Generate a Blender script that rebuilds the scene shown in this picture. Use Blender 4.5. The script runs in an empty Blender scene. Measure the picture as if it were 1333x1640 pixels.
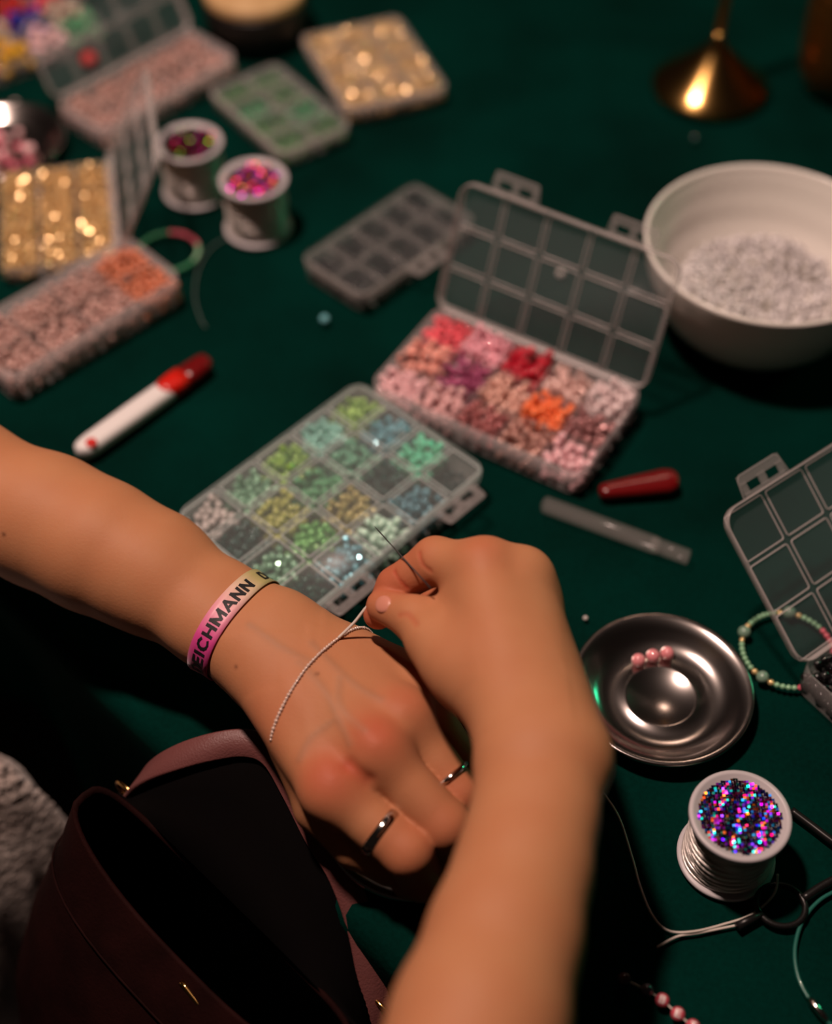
import bpy, bmesh, math, random
import numpy as np
from mathutils import Vector, Matrix, noise
from mathutils.bvhtree import BVHTree

S = bpy.context.scene
COL = S.collection
R = random.Random(7)

# ------------------------------------------------------------------ camera, world, lights, exposure
F_PX, CAM_H, PITCH = 2300.0, 0.644, math.radians(50)
cam = bpy.data.cameras.new('camera')
cam.sensor_fit = 'VERTICAL'
cam.sensor_height = 36.0
cam.lens = F_PX / 1640 * 36.0
cam.clip_start = 0.01
cam.dof.use_dof = True
cam.dof.focus_distance = 0.705
cam.dof.aperture_fstop = 2.4
cam_o = bpy.data.objects.new('camera', cam)
COL.objects.link(cam_o)
cam_o.location = (0, 0, CAM_H)
cam_o.rotation_euler = (math.pi / 2 - PITCH, 0, 0)
S.camera = cam_o

world = bpy.data.worlds.new('dim_room')
S.world = world
world.use_nodes = True
bg = world.node_tree.nodes['Background']
bg.inputs[0].default_value = (1.0, 0.72, 0.6, 1)
bg.inputs[1].default_value = 0.006


def area(name, loc, aim, size, power, col):
    l = bpy.data.lights.new(name, 'AREA')
    l.shape = 'DISK'
    l.size = size
    l.energy = power
    l.color = col
    o = bpy.data.objects.new(name, l)
    COL.objects.link(o)
    o.location = loc
    o.rotation_euler = (Vector(aim) - Vector(loc)).to_track_quat('-Z', 'Y').to_euler()
    return o


area('pendant_lamp_key', (-0.42, 0.64, 1.74), (-0.06, 0.66, 0.0), 0.12, 36.0, (1.0, 0.72, 0.61))
area('green_party_lamp', (1.3, 1.25, 0.5), (0.0, 0.8, 0.0), 0.25, 1.2, (0.05, 1.0, 0.45))
area('secondary_warm_light_back', (0.45, 2.2, 1.7), (0.1, 0.6, 0.0), 0.25, 1.5, (1.0, 0.66, 0.5))  # weak secondary warm light from behind, its source unseen
S.view_settings.view_transform = 'Standard'
S.view_settings.look = 'None'
S.view_settings.exposure = 0.0
S.view_settings.gamma = 1.0
S.view_settings.use_curve_mapping = False


# ------------------------------------------------------------------ helpers
def P(px, py, z=0.0):
    """World point at height z that stands at this pixel of the 1333x1640 frame."""
    x = (px - 666.5) / F_PX
    y = (py - 820) / F_PX
    d = (CAM_H - z) / (math.sin(PITCH) + y * math.cos(PITCH))
    return Vector((d * x, d * (math.cos(PITCH) - y * math.sin(PITCH)), z))


def Q(p):
    z = p[2] - CAM_H
    d = p[1] * math.cos(PITCH) - z * math.sin(PITCH)
    u = p[1] * math.sin(PITCH) + z * math.cos(PITCH)
    return 666.5 + F_PX * p[0] / d, 820 - F_PX * u / d


def lin(r, g, b):
    f = lambda v: ((v / 255 + .055) / 1.055) ** 2.4 if v > 10 else v / 255 / 12.92
    return (f(r), f(g), f(b), 1)


def mat(name, col, rough=.5, metal=0., spec=.5, trans=0., sss=0., sheen=0., bump=None, var=None, coat=0., alpha=None, ior=1.45):
    """Principled material; bump=(scale, strength, distance); var=(scale, second colour)."""
    m = bpy.data.materials.new(name)
    m.use_nodes = True
    nt = m.node_tree
    b = nt.nodes['Principled BSDF']
    b.inputs['Base Color'].default_value = col
    b.inputs['Roughness'].default_value = rough
    b.inputs['Metallic'].default_value = metal
    b.inputs['Specular IOR Level'].default_value = spec
    b.inputs['Transmission Weight'].default_value = trans
    b.inputs['IOR'].default_value = ior
    b.inputs['Coat Weight'].default_value = coat
    if sss:
        b.inputs['Subsurface Weight'].default_value = sss
        b.inputs['Subsurface Radius'].default_value = (1.0, .35, .18)
        b.inputs['Subsurface Scale'].default_value = .006
    if sheen:
        b.inputs['Sheen Weight'].default_value = sheen
        b.inputs['Sheen Roughness'].default_value = .4
    tc = nt.nodes.new('ShaderNodeTexCoord')
    if var:
        n = nt.nodes.new('ShaderNodeTexNoise')
        n.inputs['Scale'].default_value = var[0]
        n.inputs['Detail'].default_value = 4
        mx = nt.nodes.new('ShaderNodeMix')
        mx.data_type = 'RGBA'
        mx.inputs['A'].default_value = col
        mx.inputs['B'].default_value = var[1]
        r = nt.nodes.new('ShaderNodeMapRange')
        r.inputs['From Min'].default_value = .35
        r.inputs['From Max'].default_value = .65
        nt.links.new(tc.outputs['Object'], n.inputs['Vector'])
        nt.links.new(n.outputs['Fac'], r.inputs['Value'])
        nt.links.new(r.outputs[0], mx.inputs['Factor'])
        nt.links.new(mx.outputs['Result'], b.inputs['Base Color'])
    if bump:
        n = nt.nodes.new('ShaderNodeTexNoise')
        n.inputs['Scale'].default_value = bump[0]
        n.inputs['Detail'].default_value = 3
        bp = nt.nodes.new('ShaderNodeBump')
        bp.inputs['Strength'].default_value = bump[1]
        bp.inputs['Distance'].default_value = bump[2]
        nt.links.new(tc.outputs['Object'], n.inputs['Vector'])
        nt.links.new(n.outputs['Fac'], bp.inputs['Height'])
        nt.links.new(bp.outputs[0], b.inputs['Normal'])
    return m


def plastic(name, col, clear, rough=.25):
    """Thin clear polypropylene: part see-through, part milky."""
    m = bpy.data.materials.new(name)
    m.use_nodes = True
    nt = m.node_tree
    b = nt.nodes['Principled BSDF']
    b.inputs['Base Color'].default_value = col
    b.inputs['Roughness'].default_value = rough
    b.inputs['Specular IOR Level'].default_value = .6
    t = nt.nodes.new('ShaderNodeBsdfTransparent')
    mx = nt.nodes.new('ShaderNodeMixShader')
    mx.inputs[0].default_value = 1 - clear
    nt.links.new(t.outputs[0], mx.inputs[1])
    nt.links.new(b.outputs[0], mx.inputs[2])
    nt.links.new(mx.outputs[0], nt.nodes['Material Output'].inputs[0])
    return m


def wm(o):
    m = o.matrix_basis.copy()
    if o.parent:
        m = wm(o.parent) @ o.matrix_parent_inverse @ m
    return m


def link(name, me, m=None, parent=None, local=False, smooth=True):
    o = bpy.data.objects.new(name, me)
    COL.objects.link(o)
    if m is not None and not me.materials:
        for k in (m if isinstance(m, (list, tuple)) else [m]):
            me.materials.append(k)
    if parent is not None:
        o.parent = parent
        if not local:
            o.matrix_parent_inverse = wm(parent).inverted()
    if smooth:
        me.polygons.foreach_set('use_smooth', [True] * len(me.polygons))
    return o


def tomesh(bm, name='m'):
    bmesh.ops.recalc_face_normals(bm, faces=bm.faces[:])
    me = bpy.data.meshes.new(name)
    bm.to_mesh(me)
    bm.free()
    return me


def obj(name, bm, m=None, parent=None, local=False, smooth=True, flatang=None):
    me = tomesh(bm, name)
    o = link(name, me, m, parent, local, smooth)
    if smooth and flatang:
        e = me.attributes.new('sharp_edge', 'BOOLEAN', 'EDGE')
        b2 = bmesh.new()
        b2.from_mesh(me)
        b2.edges.ensure_lookup_table()
        e.data.foreach_set('value', [len(x.link_faces) == 2 and x.calc_face_angle(0) > flatang for x in b2.edges])
        b2.free()
    return o


def thing(name, loc, label, cat, group=None, rotz=0.0):
    o = bpy.data.objects.new(name, None)
    COL.objects.link(o)
    o.empty_display_size = .01
    o.location = loc
    o.rotation_euler = (0, 0, rotz)
    return tag(o, label, cat, group)


def tag(o, label, cat, group=None, kind=None):
    o['label'] = label
    if cat:
        o['category'] = cat
    if group:
        o['group'] = group
    if kind:
        o['kind'] = kind
    return o


def box(bm, c, s, rot=None, mi=0):
    M = Matrix.Translation(Vector(c)) @ (rot.to_4x4() if rot else Matrix()) @ Matrix.Diagonal((s[0], s[1], s[2], 1))
    r = bmesh.ops.create_cube(bm, size=1, matrix=M)
    for v in r['verts']:
        for f in v.link_faces:
            f.material_index = mi
    return r['verts']


def sph(bm, c, r, sub=2, sc=(1, 1, 1), rot=None, mi=0):
    M = Matrix.Translation(Vector(c)) @ (rot.to_4x4() if rot else Matrix()) @ Matrix.Diagonal((sc[0], sc[1], sc[2], 1))
    x = bmesh.ops.create_icosphere(bm, subdivisions=sub, radius=r, matrix=M)
    if mi:
        for v in x['verts']:
            for f in v.link_faces:
                f.material_index = mi
    return x['verts']


def tube(bm, pts, rad, n=8, caps=True, closed=False, mi=0):
    pts = [Vector(p) for p in pts]
    N = len(pts)
    rad = rad if isinstance(rad, (list, tuple)) else [rad] * N
    rings = []
    up = None
    for i, p in enumerate(pts):
        a = pts[(i - 1) % N] if (closed or i) else p
        b = pts[(i + 1) % N] if (closed or i < N - 1) else p
        t = (b - a).normalized()
        if up is None:
            up = t.orthogonal().normalized()
        u = (up - t * up.dot(t)).normalized()
        up = u
        w = t.cross(u)
        rings.append([bm.verts.new(p + (u * math.cos(2 * math.pi * k / n) + w * math.sin(2 * math.pi * k / n)) * rad[i]) for k in range(n)])
    last = N if closed else N - 1
    for i in range(last):
        A, B = rings[i], rings[(i + 1) % N]
        sh = 0
        if closed and i == N - 1:
            sh = min(range(n), key=lambda q: sum((A[k].co - B[(k + q) % n].co).length for k in range(n)))
        for k in range(n):
            f = bm.faces.new((A[k], A[(k + 1) % n], B[(k + 1 + sh) % n], B[(k + sh) % n]))
            f.material_index = mi
    if caps and not closed:
        bm.faces.new(rings[0]).material_index = mi
        bm.faces.new(rings[-1]).material_index = mi


def lathe(bm, prof, n=64, c=(0, 0, 0), close=False, mi=0):
    """Profile of (radius, z) turned about the z axis through c."""
    c = Vector(c)
    rows = []
    for r, z in prof:
        if r < 1e-6:
            rows.append([bm.verts.new(c + Vector((0, 0, z)))])
        else:
            rows.append([bm.verts.new(c + Vector((r * math.cos(2 * math.pi * k / n), r * math.sin(2 * math.pi * k / n), z))) for k in range(n)])
    if close:
        rows.append(rows[0])
    for A, B in zip(rows, rows[1:]):
        for k in range(n):
            q = [A[k % len(A)], A[(k + 1) % len(A)], B[(k + 1) % len(B)], B[k % len(B)]]
            q = list(dict.fromkeys(q))
            if len(q) > 2:
                try:
                    bm.faces.new(q).material_index = mi
                except ValueError:
                    pass


class Pile:
    """Many copies of small template meshes gathered into one mesh."""
    def __init__(self):
        self.v, self.f, self.m, self.n = [], [], [], 0

    def add(self, tpl, Mx, mi=None):
        v, fs, ms = tpl
        A = np.array(Mx)
        self.v.append(v @ A[:3, :3].T + A[:3, 3])
        n = self.n
        self.f += [[i + n for i in f] for f in fs]
        self.m += ms if mi is None else [mi] * len(fs)
        self.n += len(v)

    def build(self, name, mats, smooth=True):
        me = bpy.data.meshes.new(name)
        me.from_pydata(np.concatenate(self.v).tolist(), [], self.f)
        for k in mats:
            me.materials.append(k)
        me.polygons.foreach_set('material_index', self.m)
        return link(name, me, None, None, False, smooth)


def template(me):
    v = np.array([x.co[:] for x in me.vertices])
    return v, [list(f.vertices) for f in me.polygons], [f.material_index for f in me.polygons]


def smooth_path(pts, n=8, closed=False):
    pts = [Vector(p) for p in pts]
    N = len(pts)
    out = []
    for i in range(N if closed else N - 1):
        if closed:
            a, b, c, d = pts[i - 1], pts[i], pts[(i + 1) % N], pts[(i + 2) % N]
        else:
            a, b, c, d = pts[max(i - 1, 0)], pts[i], pts[i + 1], pts[min(i + 2, N - 1)]
        for k in range(n):
            t = k / n
            out.append(.5 * ((2 * b) + (c - a) * t + (2 * a - 5 * b + 4 * c - d) * t * t + (3 * b - a - 3 * c + d) * t ** 3))
    if not closed:
        out.append(pts[-1])
    return out


def rrect(L, W, r, n=6):
    """Rounded rectangle outline centred on the origin."""
    o = []
    for cx, cy, a0 in ((L / 2 - r, W / 2 - r, 0), (-L / 2 + r, W / 2 - r, 90), (-L / 2 + r, -W / 2 + r, 180), (L / 2 - r, -W / 2 + r, 270)):
        for k in range(n + 1):
            a = math.radians(a0 + 90 * k / n)
            o.append((cx + r * math.cos(a), cy + r * math.sin(a)))
    return o


def loft(bm, loops, cap0=False, cap1=False, mi=0):
    V = [[bm.verts.new(p) for p in lp] for lp in loops]
    n = len(V[0])
    for A, B in zip(V, V[1:]):
        for k in range(n):
            bm.faces.new((A[k], A[(k + 1) % n], B[(k + 1) % n], B[k])).material_index = mi
    if cap0:
        bm.faces.new(V[0]).material_index = mi
    if cap1:
        bm.faces.new(V[-1]).material_index = mi


# ------------------------------------------------------------------ materials
M = {}
M['steel'] = mat('polished_steel', (.46, .42, .40, 1), .2, 1., bump=(90, .02, .001))
M['brass'] = mat('brass', (.80, .47, .15, 1), .16, 1.)
M['brass_satin'] = mat('satin_brass', (.75, .40, .12, 1), .45, .9)
M['gold'] = mat('gold_bead', (.92, .66, .32, 1), .18, .55)
M['silver'] = mat('silver_ring', (.85, .8, .74, 1), .1, 1.)
M['china'] = mat('glazed_white_china', (.74, .71, .66, 1), .22, coat=.3)
M['spool_plastic'] = mat('translucent_grey_plastic', (.46, .43, .45, 1), .4)
M['white_plastic'] = mat('white_plastic', (.72, .69, .68, 1), .4)
M['black_metal'] = mat('black_metal', (.012, .011, .011, 1), .35, .4)
M['red_plastic'] = mat('red_plastic', (.55, .012, .006, 1), .3)
M['dark_red'] = mat('translucent_dark_red', (.13, .003, .004, 1), .25, coat=.3)
M['pane'] = plastic('clear_plastic_pane', (.48, .54, .56, 1), .955)
M['pane_g'] = plastic('clear_plastic_pane_milky', (.55, .64, .63, 1), .92)
M['wallm'] = plastic('frosted_plastic_wall', (.55, .50, .50, 1), .62)
M['rib'] = plastic('clear_plastic_rib', (.62, .56, .55, 1), .66)
M['rib_b'] = plastic('frosted_rib', (.66, .74, .73, 1), .52)
M['rib_s'] = plastic('smoky_rib', (.50, .47, .45, 1), .80)
M['wall_s'] = plastic('smoky_wall', (.40, .38, .36, 1), .80)
M['pane_r'] = plastic('clear_plastic_pane_near', (.46, .54, .56, 1), .968)
M['tab'] = plastic('clear_plastic_tab', (.60, .56, .55, 1), .86)
M['wallp'] = plastic('milky_plastic_wall', (.60, .57, .56, 1), .84)
M['cord'] = mat('clear_cord', (.72, .66, .62, 1), .3, .35, coat=.5)
M['thread'] = mat('white_thread', (.62, .56, .5, 1), .4)
M['wood'] = mat('dark_wood', (.03, .018, .012, 1), .5)
M['blackcloth'] = mat('black_upholstery', (.006, .005, .005, 1), .8)
M['needle'] = mat('needle_steel', (.03, .028, .028, 1), .5, .3)


def bead_mat(name, c, rough=.12, metal=0., trans=0.):
    return mat(name, c, rough, metal, spec=.7, trans=trans, coat=.6)
# ------------------------------------------------------------------ the setting: floor, table, cloth, chairs
EA = Vector((-0.2417, 0.4952, 0))               # a point on the table's near edge
ES = Vector((0.723, -0.691, 0)).normalized()    # along the edge
EN = Vector((0.691, 0.723, 0)).normalized()     # into the table


def SN(s, n, z=0.0):
    return EA + ES * s + EN * n + Vector((0, 0, z))


bm = bmesh.new()
box(bm, (0, .6, -.76), (5, 5, .04))
fl = obj('floor', bm, mat('dark_floor', (.012, .009, .008, 1), .6, var=(6, (.02, .015, .012, 1))), smooth=False)
fl['kind'] = 'structure'
fl['label'] = 'dark floor under the table'

tbl = thing('table', SN(0, .6, -.74), 'table hidden beneath the dark green velvet cloth', 'table')
bm = bmesh.new()
rot = Matrix((ES, EN, Vector((0, 0, 1)))).transposed()
box(bm, SN(.03, .605, -.019), (1.41, 1.17, .03), rot)
obj('table_top', bm, M['wood'], tbl, smooth=False)
for s in (-.55, .6):
    for n in (.12, 1.1):
        bm = bmesh.new()
        tube(bm, [SN(s, n, -.74), SN(s, n, -.034)], [.018, .03], 12)
        obj('leg', bm, M['wood'], tbl)

# velvet cloth: flat on the table, rolling over the near edge into a drape
m = bpy.data.materials.new('green_velvet')
m.use_nodes = True
nt = m.node_tree
b = nt.nodes['Principled BSDF']
b.inputs['Roughness'].default_value = .85
b.inputs['Specular IOR Level'].default_value = .02
b.inputs['Sheen Weight'].default_value = .0
b.inputs['Sheen Tint'].default_value = (.05, .6, .5, 1)
tc = nt.nodes.new('ShaderNodeTexCoord')
n1 = nt.nodes.new('ShaderNodeTexNoise')
n1.inputs['Scale'].default_value = 9
n1.inputs['Detail'].default_value = 5
n2 = nt.nodes.new('ShaderNodeTexNoise')
n2.inputs['Scale'].default_value = 420
n2.inputs['Detail'].default_value = 2
mx = nt.nodes.new('ShaderNodeMix')
mx.data_type = 'RGBA'
mx.inputs['A'].default_value = (.0002, .0095, .0068, 1)
mx.inputs['B'].default_value = (.0002, .0235, .0175, 1)
mr = nt.nodes.new('ShaderNodeMapRange')
mr.inputs['From Min'].default_value = .3
mr.inputs['From Max'].default_value = .7
ad = nt.nodes.new('ShaderNodeMath')
ad.operation = 'MULTIPLY_ADD'
ad.inputs[1].default_value = .35
bp = nt.nodes.new('ShaderNodeBump')
bp.inputs['Strength'].default_value = .5
bp.inputs['Distance'].default_value = .0006
for a_, b_ in ((tc.outputs['Object'], n1.inputs['Vector']), (tc.outputs['Object'], n2.inputs['Vector']),
               (n2.outputs['Fac'], ad.inputs[0]), (n1.outputs['Fac'], ad.inputs[2]), (ad.outputs[0], mr.inputs['Value']),
               (mr.outputs[0], mx.inputs['Factor']), (mx.outputs['Result'], b.inputs['Base Color']),
               (n2.outputs['Fac'], bp.inputs['Height']), (bp.outputs[0], b.inputs['Normal'])):
    nt.links.new(a_, b_)
mr.inputs['From Min'].default_value = .45
mr.inputs['From Max'].default_value = .92
M['velvet'] = m

s_vals = np.linspace(-.70, .76, 190)
top_n = list(np.linspace(1.2, .02, 90))
bm = bmesh.new()
rows = []
for s in s_vals:
    t = min(max((s - .0) / .05, 0), 1)
    hem = .105 + (.40 - .105) * t * t * (3 - 2 * t)
    col_ = []
    for n in top_n:
        p = SN(s, n)
        w = noise.noise(p * 7) + .6 * noise.noise(p * 19)
        col_.append(p + Vector((0, 0, -.0022 + .0012 * w)))
    rr = .014
    for a in (20, 45, 70, 90):
        a = math.radians(a)
        col_.append(SN(s, .02 - .012 - rr * math.sin(a), -rr * (1 - math.cos(a)) - .002))
    for k in range(1, 22):
        d = k / 21
        fold = d * (.016 * math.sin(s * 60 + 1.3 * math.sin(s * 17)) + .010 * noise.noise(Vector((s * 9, d * 2, 3))))
        col_.append(SN(s, .02 - .012 - rr + .004 * d + fold * .7 - .006 * d, -rr - .002 - hem * d))
    rows.append([bm.verts.new(p) for p in col_])
for A, B in zip(rows, rows[1:]):
    for k in range(len(A) - 1):
        bm.faces.new((A[k], B[k], B[k + 1], A[k + 1]))
cl = obj('tablecloth', bm, M['velvet'])
tag(cl, 'dark green velvet tablecloth spread over the whole table', 'tablecloth')


def chair(s, n, w, d, label):
    c = SN(s, n, -.74)
    t = thing('chair', c, label, 'chair')
    bm = bmesh.new()
    outline = rrect(w, d, .05)
    loft(bm, [[c + ES * x * k + EN * y * k + Vector((0, 0, z)) for x, y in outline] for k, z in ((.96, .40), (1, .41), (1, .44), (.93, .455))], True, True)
    obj('seat', bm, M['blackcloth'], t)
    for i in (-1, 1):
        for j in (-1, 1):
            bm = bmesh.new()
            tube(bm, [c + ES * i * (w / 2 - .04) + EN * j * (d / 2 - .04) + Vector((0, 0, z)) for z in (0, .405)], [.012, .017], 10)
            obj('leg', bm, M['wood'], t)
    return t


chair(.30, -.225, .38, .38, 'black chair seat in the shadow beneath the brown handbag')
chair(-.115, -.185, .37, .29, 'black chair seat beneath the pale fluffy throw')

# pale fluffy throw lying on the neighbouring chair
bm = bmesh.new()
N = 70
V = []
for i in range(N):
    row = []
    for j in range(N):
        u, v = i / (N - 1) * 2 - 1, j / (N - 1) * 2 - 1
        r = max(abs(u), abs(v))
        p = SN(-.05 + u * .145, -.122 + v * .096, 0)
        h = .200 * (1 - r ** 8) + (.034 * noise.noise(p * 20) + .018 * noise.noise(p * 60)) * (1 - r ** 6)
        row.append(bm.verts.new(p + Vector((.006 * noise.noise(p * 80), .006 * noise.noise(p * 80 + Vector((9, 0, 0))), -.275 + max(h, -.008)))))
    V.append(row)
for i in range(N - 1):
    for j in range(N - 1):
        bm.faces.new((V[i][j], V[i + 1][j], V[i + 1][j + 1], V[i][j + 1]))
r0 = bmesh.ops.extrude_edge_only(bm, edges=[e for e in bm.edges if e.is_boundary])
for e in r0['geom']:
    if isinstance(e, bmesh.types.BMVert):
        e.co.z = -.284
th = obj('fluffy_throw', bm, mat('fluffy_wool', (.80, .72, .66, 1), .95, sheen=.3, var=(14, (.45, .37, .33, 1)), bump=(160, 1, .01)))
tag(th, 'pale grey fluffy throw in the dark beyond the table edge', 'throw')


# ------------------------------------------------------------------ arms and hands: distance field, surface nets
class Field:
    def __init__(self, lo, hi, vox):
        self.lo, self.v = np.array(lo), vox
        self.n = np.ceil((np.array(hi) - self.lo) / vox).astype(int) + 1
        self.ax = [(self.lo[i] + np.arange(self.n[i]) * vox).astype(np.float32) for i in range(3)]
        self.d = np.full(self.n, .05, np.float32)

    def win(self, pts, pad):
        p = np.array(pts)
        a = np.floor((p.min(0) - pad - self.lo) / self.v).astype(int).clip(0, self.n - 1)
        b = np.ceil((p.max(0) + pad - self.lo) / self.v).astype(int).clip(1, self.n)
        return tuple(slice(x, y) for x, y in zip(a, b))

    def cone(self, w, a, b, ra, rb):
        X, Y, Z = np.meshgrid(*[self.ax[i][w[i]] for i in range(3)], indexing='ij', sparse=True)
        a, b = np.array(a, float), np.array(b, float)
        ab = b - a
        L = max(float(ab @ ab), 1e-12)
        t = ((X - a[0]) * ab[0] + (Y - a[1]) * ab[1] + (Z - a[2]) * ab[2]) / L
        t = np.clip(t, 0, 1)
        return np.sqrt((X - a[0] - t * ab[0]) ** 2 + (Y - a[1] - t * ab[1]) ** 2 + (Z - a[2] - t * ab[2]) ** 2) - (ra + (rb - ra) * t)

    def add(self, a, b, ra, rb, k=.008):
        w = self.win([a, b], max(ra, rb) + .02 + k)
        self.d[w] = smin(self.d[w], self.cone(w, a, b, ra, rb), k)

    def chain(self, pts, k=.008):
        for (a, ra), (b, rb) in zip(pts, pts[1:]):
            self.add(a, b, ra, rb, k)

    def finger(self, base, out, pts, k=.007, kin=.003):
        """A finger blended into the palm (base), kept apart from its neighbours in out."""
        w = self.win([p for p, r in pts], .045)
        f = None
        for (a, ra), (b, rb) in zip(pts, pts[1:]):
            c = self.cone(w, a, b, ra, rb)
            f = c if f is None else smin(f, c, kin)
        out[w] = smin(out[w], smin(base[w], f, k), .0012)


def smin(a, b, k):
    h = np.maximum(k - np.abs(a - b), 0) / k
    return (np.minimum(a, b) - h * h * k * .25).astype(np.float32)


def surface_nets(d, lo, v):
    s = d < 0
    nx, ny, nz = d.shape
    cnt = np.zeros((nx - 1, ny - 1, nz - 1), np.int8)
    for i in (0, 1):
        for j in (0, 1):
            for k in (0, 1):
                cnt += s[i:nx - 1 + i, j:ny - 1 + j, k:nz - 1 + k]
    cells = np.argwhere((cnt > 0) & (cnt < 8))
    idx = np.full(cnt.shape, -1, np.int32)
    idx[tuple(cells.T)] = np.arange(len(cells))
    acc = np.zeros((len(cells), 3))
    num = np.zeros(len(cells))
    cor = [np.array((i, j, k)) for i in (0, 1) for j in (0, 1) for k in (0, 1)]
    for a in cor:
        for axis in range(3):
            if a[axis]:
                continue
            b = a.copy()
            b[axis] = 1
            da = d[tuple((cells + a).T)]
            db = d[tuple((cells + b).T)]
            x = (da < 0) != (db < 0)
            t = np.where(x, da / np.where(x, da - db, 1), 0)
            p = a + t[:, None] * (b - a)
            acc += p * x[:, None]
            num += x
    verts = lo + (cells + acc / num[:, None]) * v
    faces = []
    for axis in range(3):
        o1, o2 = [(1, 2), (2, 0), (0, 1)][axis]
        A = [slice(1, -1)] * 3
        A[axis] = slice(0, -1)
        B = list(A)
        B[axis] = slice(1, None)
        sa, sb = s[tuple(A)], s[tuple(B)]
        e = np.argwhere(sa != sb)
        off = np.ones(3, int)
        off[axis] = 0
        e = e + off
        inside = s[tuple(e.T)]
        q = []
        for da_, db_ in ((-1, -1), (0, -1), (0, 0), (-1, 0)):
            c = e.copy()
            c[:, o1] += da_
            c[:, o2] += db_
            q.append(idx[tuple(c.T)])
        q = np.stack(q, 1)
        q[~inside] = q[~inside][:, ::-1]
        faces.append(q)
    return verts, np.concatenate(faces)


def relax(verts, faces, n=3, f=.5):
    e = np.concatenate([faces[:, [0, 1]], faces[:, [1, 2]], faces[:, [2, 3]], faces[:, [3, 0]]])
    for it in range(n):
        acc = np.zeros_like(verts)
        c = np.zeros(len(verts))
        np.add.at(acc, e[:, 0], verts[e[:, 1]])
        np.add.at(c, e[:, 0], 1)
        np.add.at(acc, e[:, 1], verts[e[:, 0]])
        np.add.at(c, e[:, 1], 1)
        verts = verts + f * (acc / c[:, None] - verts)
    return verts


def normals(verts, faces):
    n = np.cross(verts[faces[:, 2]] - verts[faces[:, 0]], verts[faces[:, 3]] - verts[faces[:, 1]])
    out = np.zeros_like(verts)
    for k in range(4):
        np.add.at(out, faces[:, k], n)
    return out / np.linalg.norm(out, axis=1, keepdims=True).clip(1e-12)


def dist_poly(verts, pts):
    best = np.full(len(verts), 9.)
    for a, b in zip(pts, pts[1:]):
        a, b = np.array(a), np.array(b)
        ab = b - a
        t = (((verts - a) @ ab) / max(ab @ ab, 1e-12)).clip(0, 1)
        best = np.minimum(best, np.linalg.norm(verts - a - t[:, None] * ab, axis=1))
    return best


def see(bvh, px, py):
    """The point of a surface that stands at this pixel, with its normal."""
    o = Vector((0, 0, CAM_H))
    h = bvh.ray_cast(o, (P(px, py, 0) - o).normalized())
    return h[0], h[1]


def arm_mesh(name, field, red_pts, veins, creases, root, spots=()):
    v, f = surface_nets(field.d, field.lo, field.v)
    v = relax(v, f, 3)
    nor = normals(v, f)
    bvh = BVHTree.FromPolygons(v.tolist(), f.tolist())
    vein = np.zeros(len(v))
    for pts, amp, wid in veins:
        pp = [see(bvh, *p)[0] for p in pts]
        pp = [p for p in pp if p is not None]
        if len(pp) > 1:
            pp = smooth_path(pp, 5)
            g = np.exp(-(dist_poly(v, pp) / wid) ** 2)
            v = v + nor * (g * amp)[:, None]
            if amp > 0 and wid < .003:
                vein = np.maximum(vein, g)
    crease = np.zeros(len(v))
    for pts, amp, wid in creases:
        pp = [see(bvh, *p)[0] for p in pts]
        pp = [p for p in pp if p is not None]
        if len(pp) > 1:
            g = np.exp(-(dist_poly(v, smooth_path(pp, 5)) / wid) ** 2)
            v = v - nor * (g * amp)[:, None]
            crease = np.maximum(crease, g)
    red = np.zeros(len(v))
    for p, r, a in red_pts:
        red = np.maximum(red, a * np.exp(-(np.linalg.norm(v - np.array(p), axis=1) / r) ** 2))
    mole = np.zeros(len(v))
    for px, py, r in spots:
        q = see(bvh, px, py)[0]
        if q is not None:
            mole = np.maximum(mole, np.exp(-(np.linalg.norm(v - np.array(q), axis=1) / r) ** 2))
    me = bpy.data.meshes.new(name)
    me.from_pydata(v.tolist(), [], f.tolist())
    for nm, arr in (('red', red + .5 * crease), ('vein', vein), ('mole', mole)):
        at = me.attributes.new(nm, 'FLOAT', 'POINT')
        at.data.foreach_set('value', arr.astype(np.float32))
    o = link(name, me, M['skin'], root)
    return o, BVHTree.FromPolygons(v.tolist(), f.tolist())


# skin: warm base, redder over knuckles and fingertips, faint veins and moles
m = mat('skin', (.55, .33, .22, 1), .58, spec=.25, sss=.12, bump=(700, .25, .0004))
nt = m.node_tree
b = nt.nodes['Principled BSDF']


def attr_mix(prev, name, col, amt):
    a = nt.nodes.new('ShaderNodeAttribute')
    a.attribute_name = name
    k = nt.nodes.new('ShaderNodeMath')
    k.operation = 'MULTIPLY'
    k.use_clamp = True
    k.inputs[1].default_value = amt
    x = nt.nodes.new('ShaderNodeMix')
    x.data_type = 'RGBA'
    nt.links.new(a.outputs['Fac'], k.inputs[0])
    nt.links.new(k.outputs[0], x.inputs['Factor'])
    nt.links.new(prev, x.inputs['A'])
    x.inputs['B'].default_value = col
    return x.outputs['Result']


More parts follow.
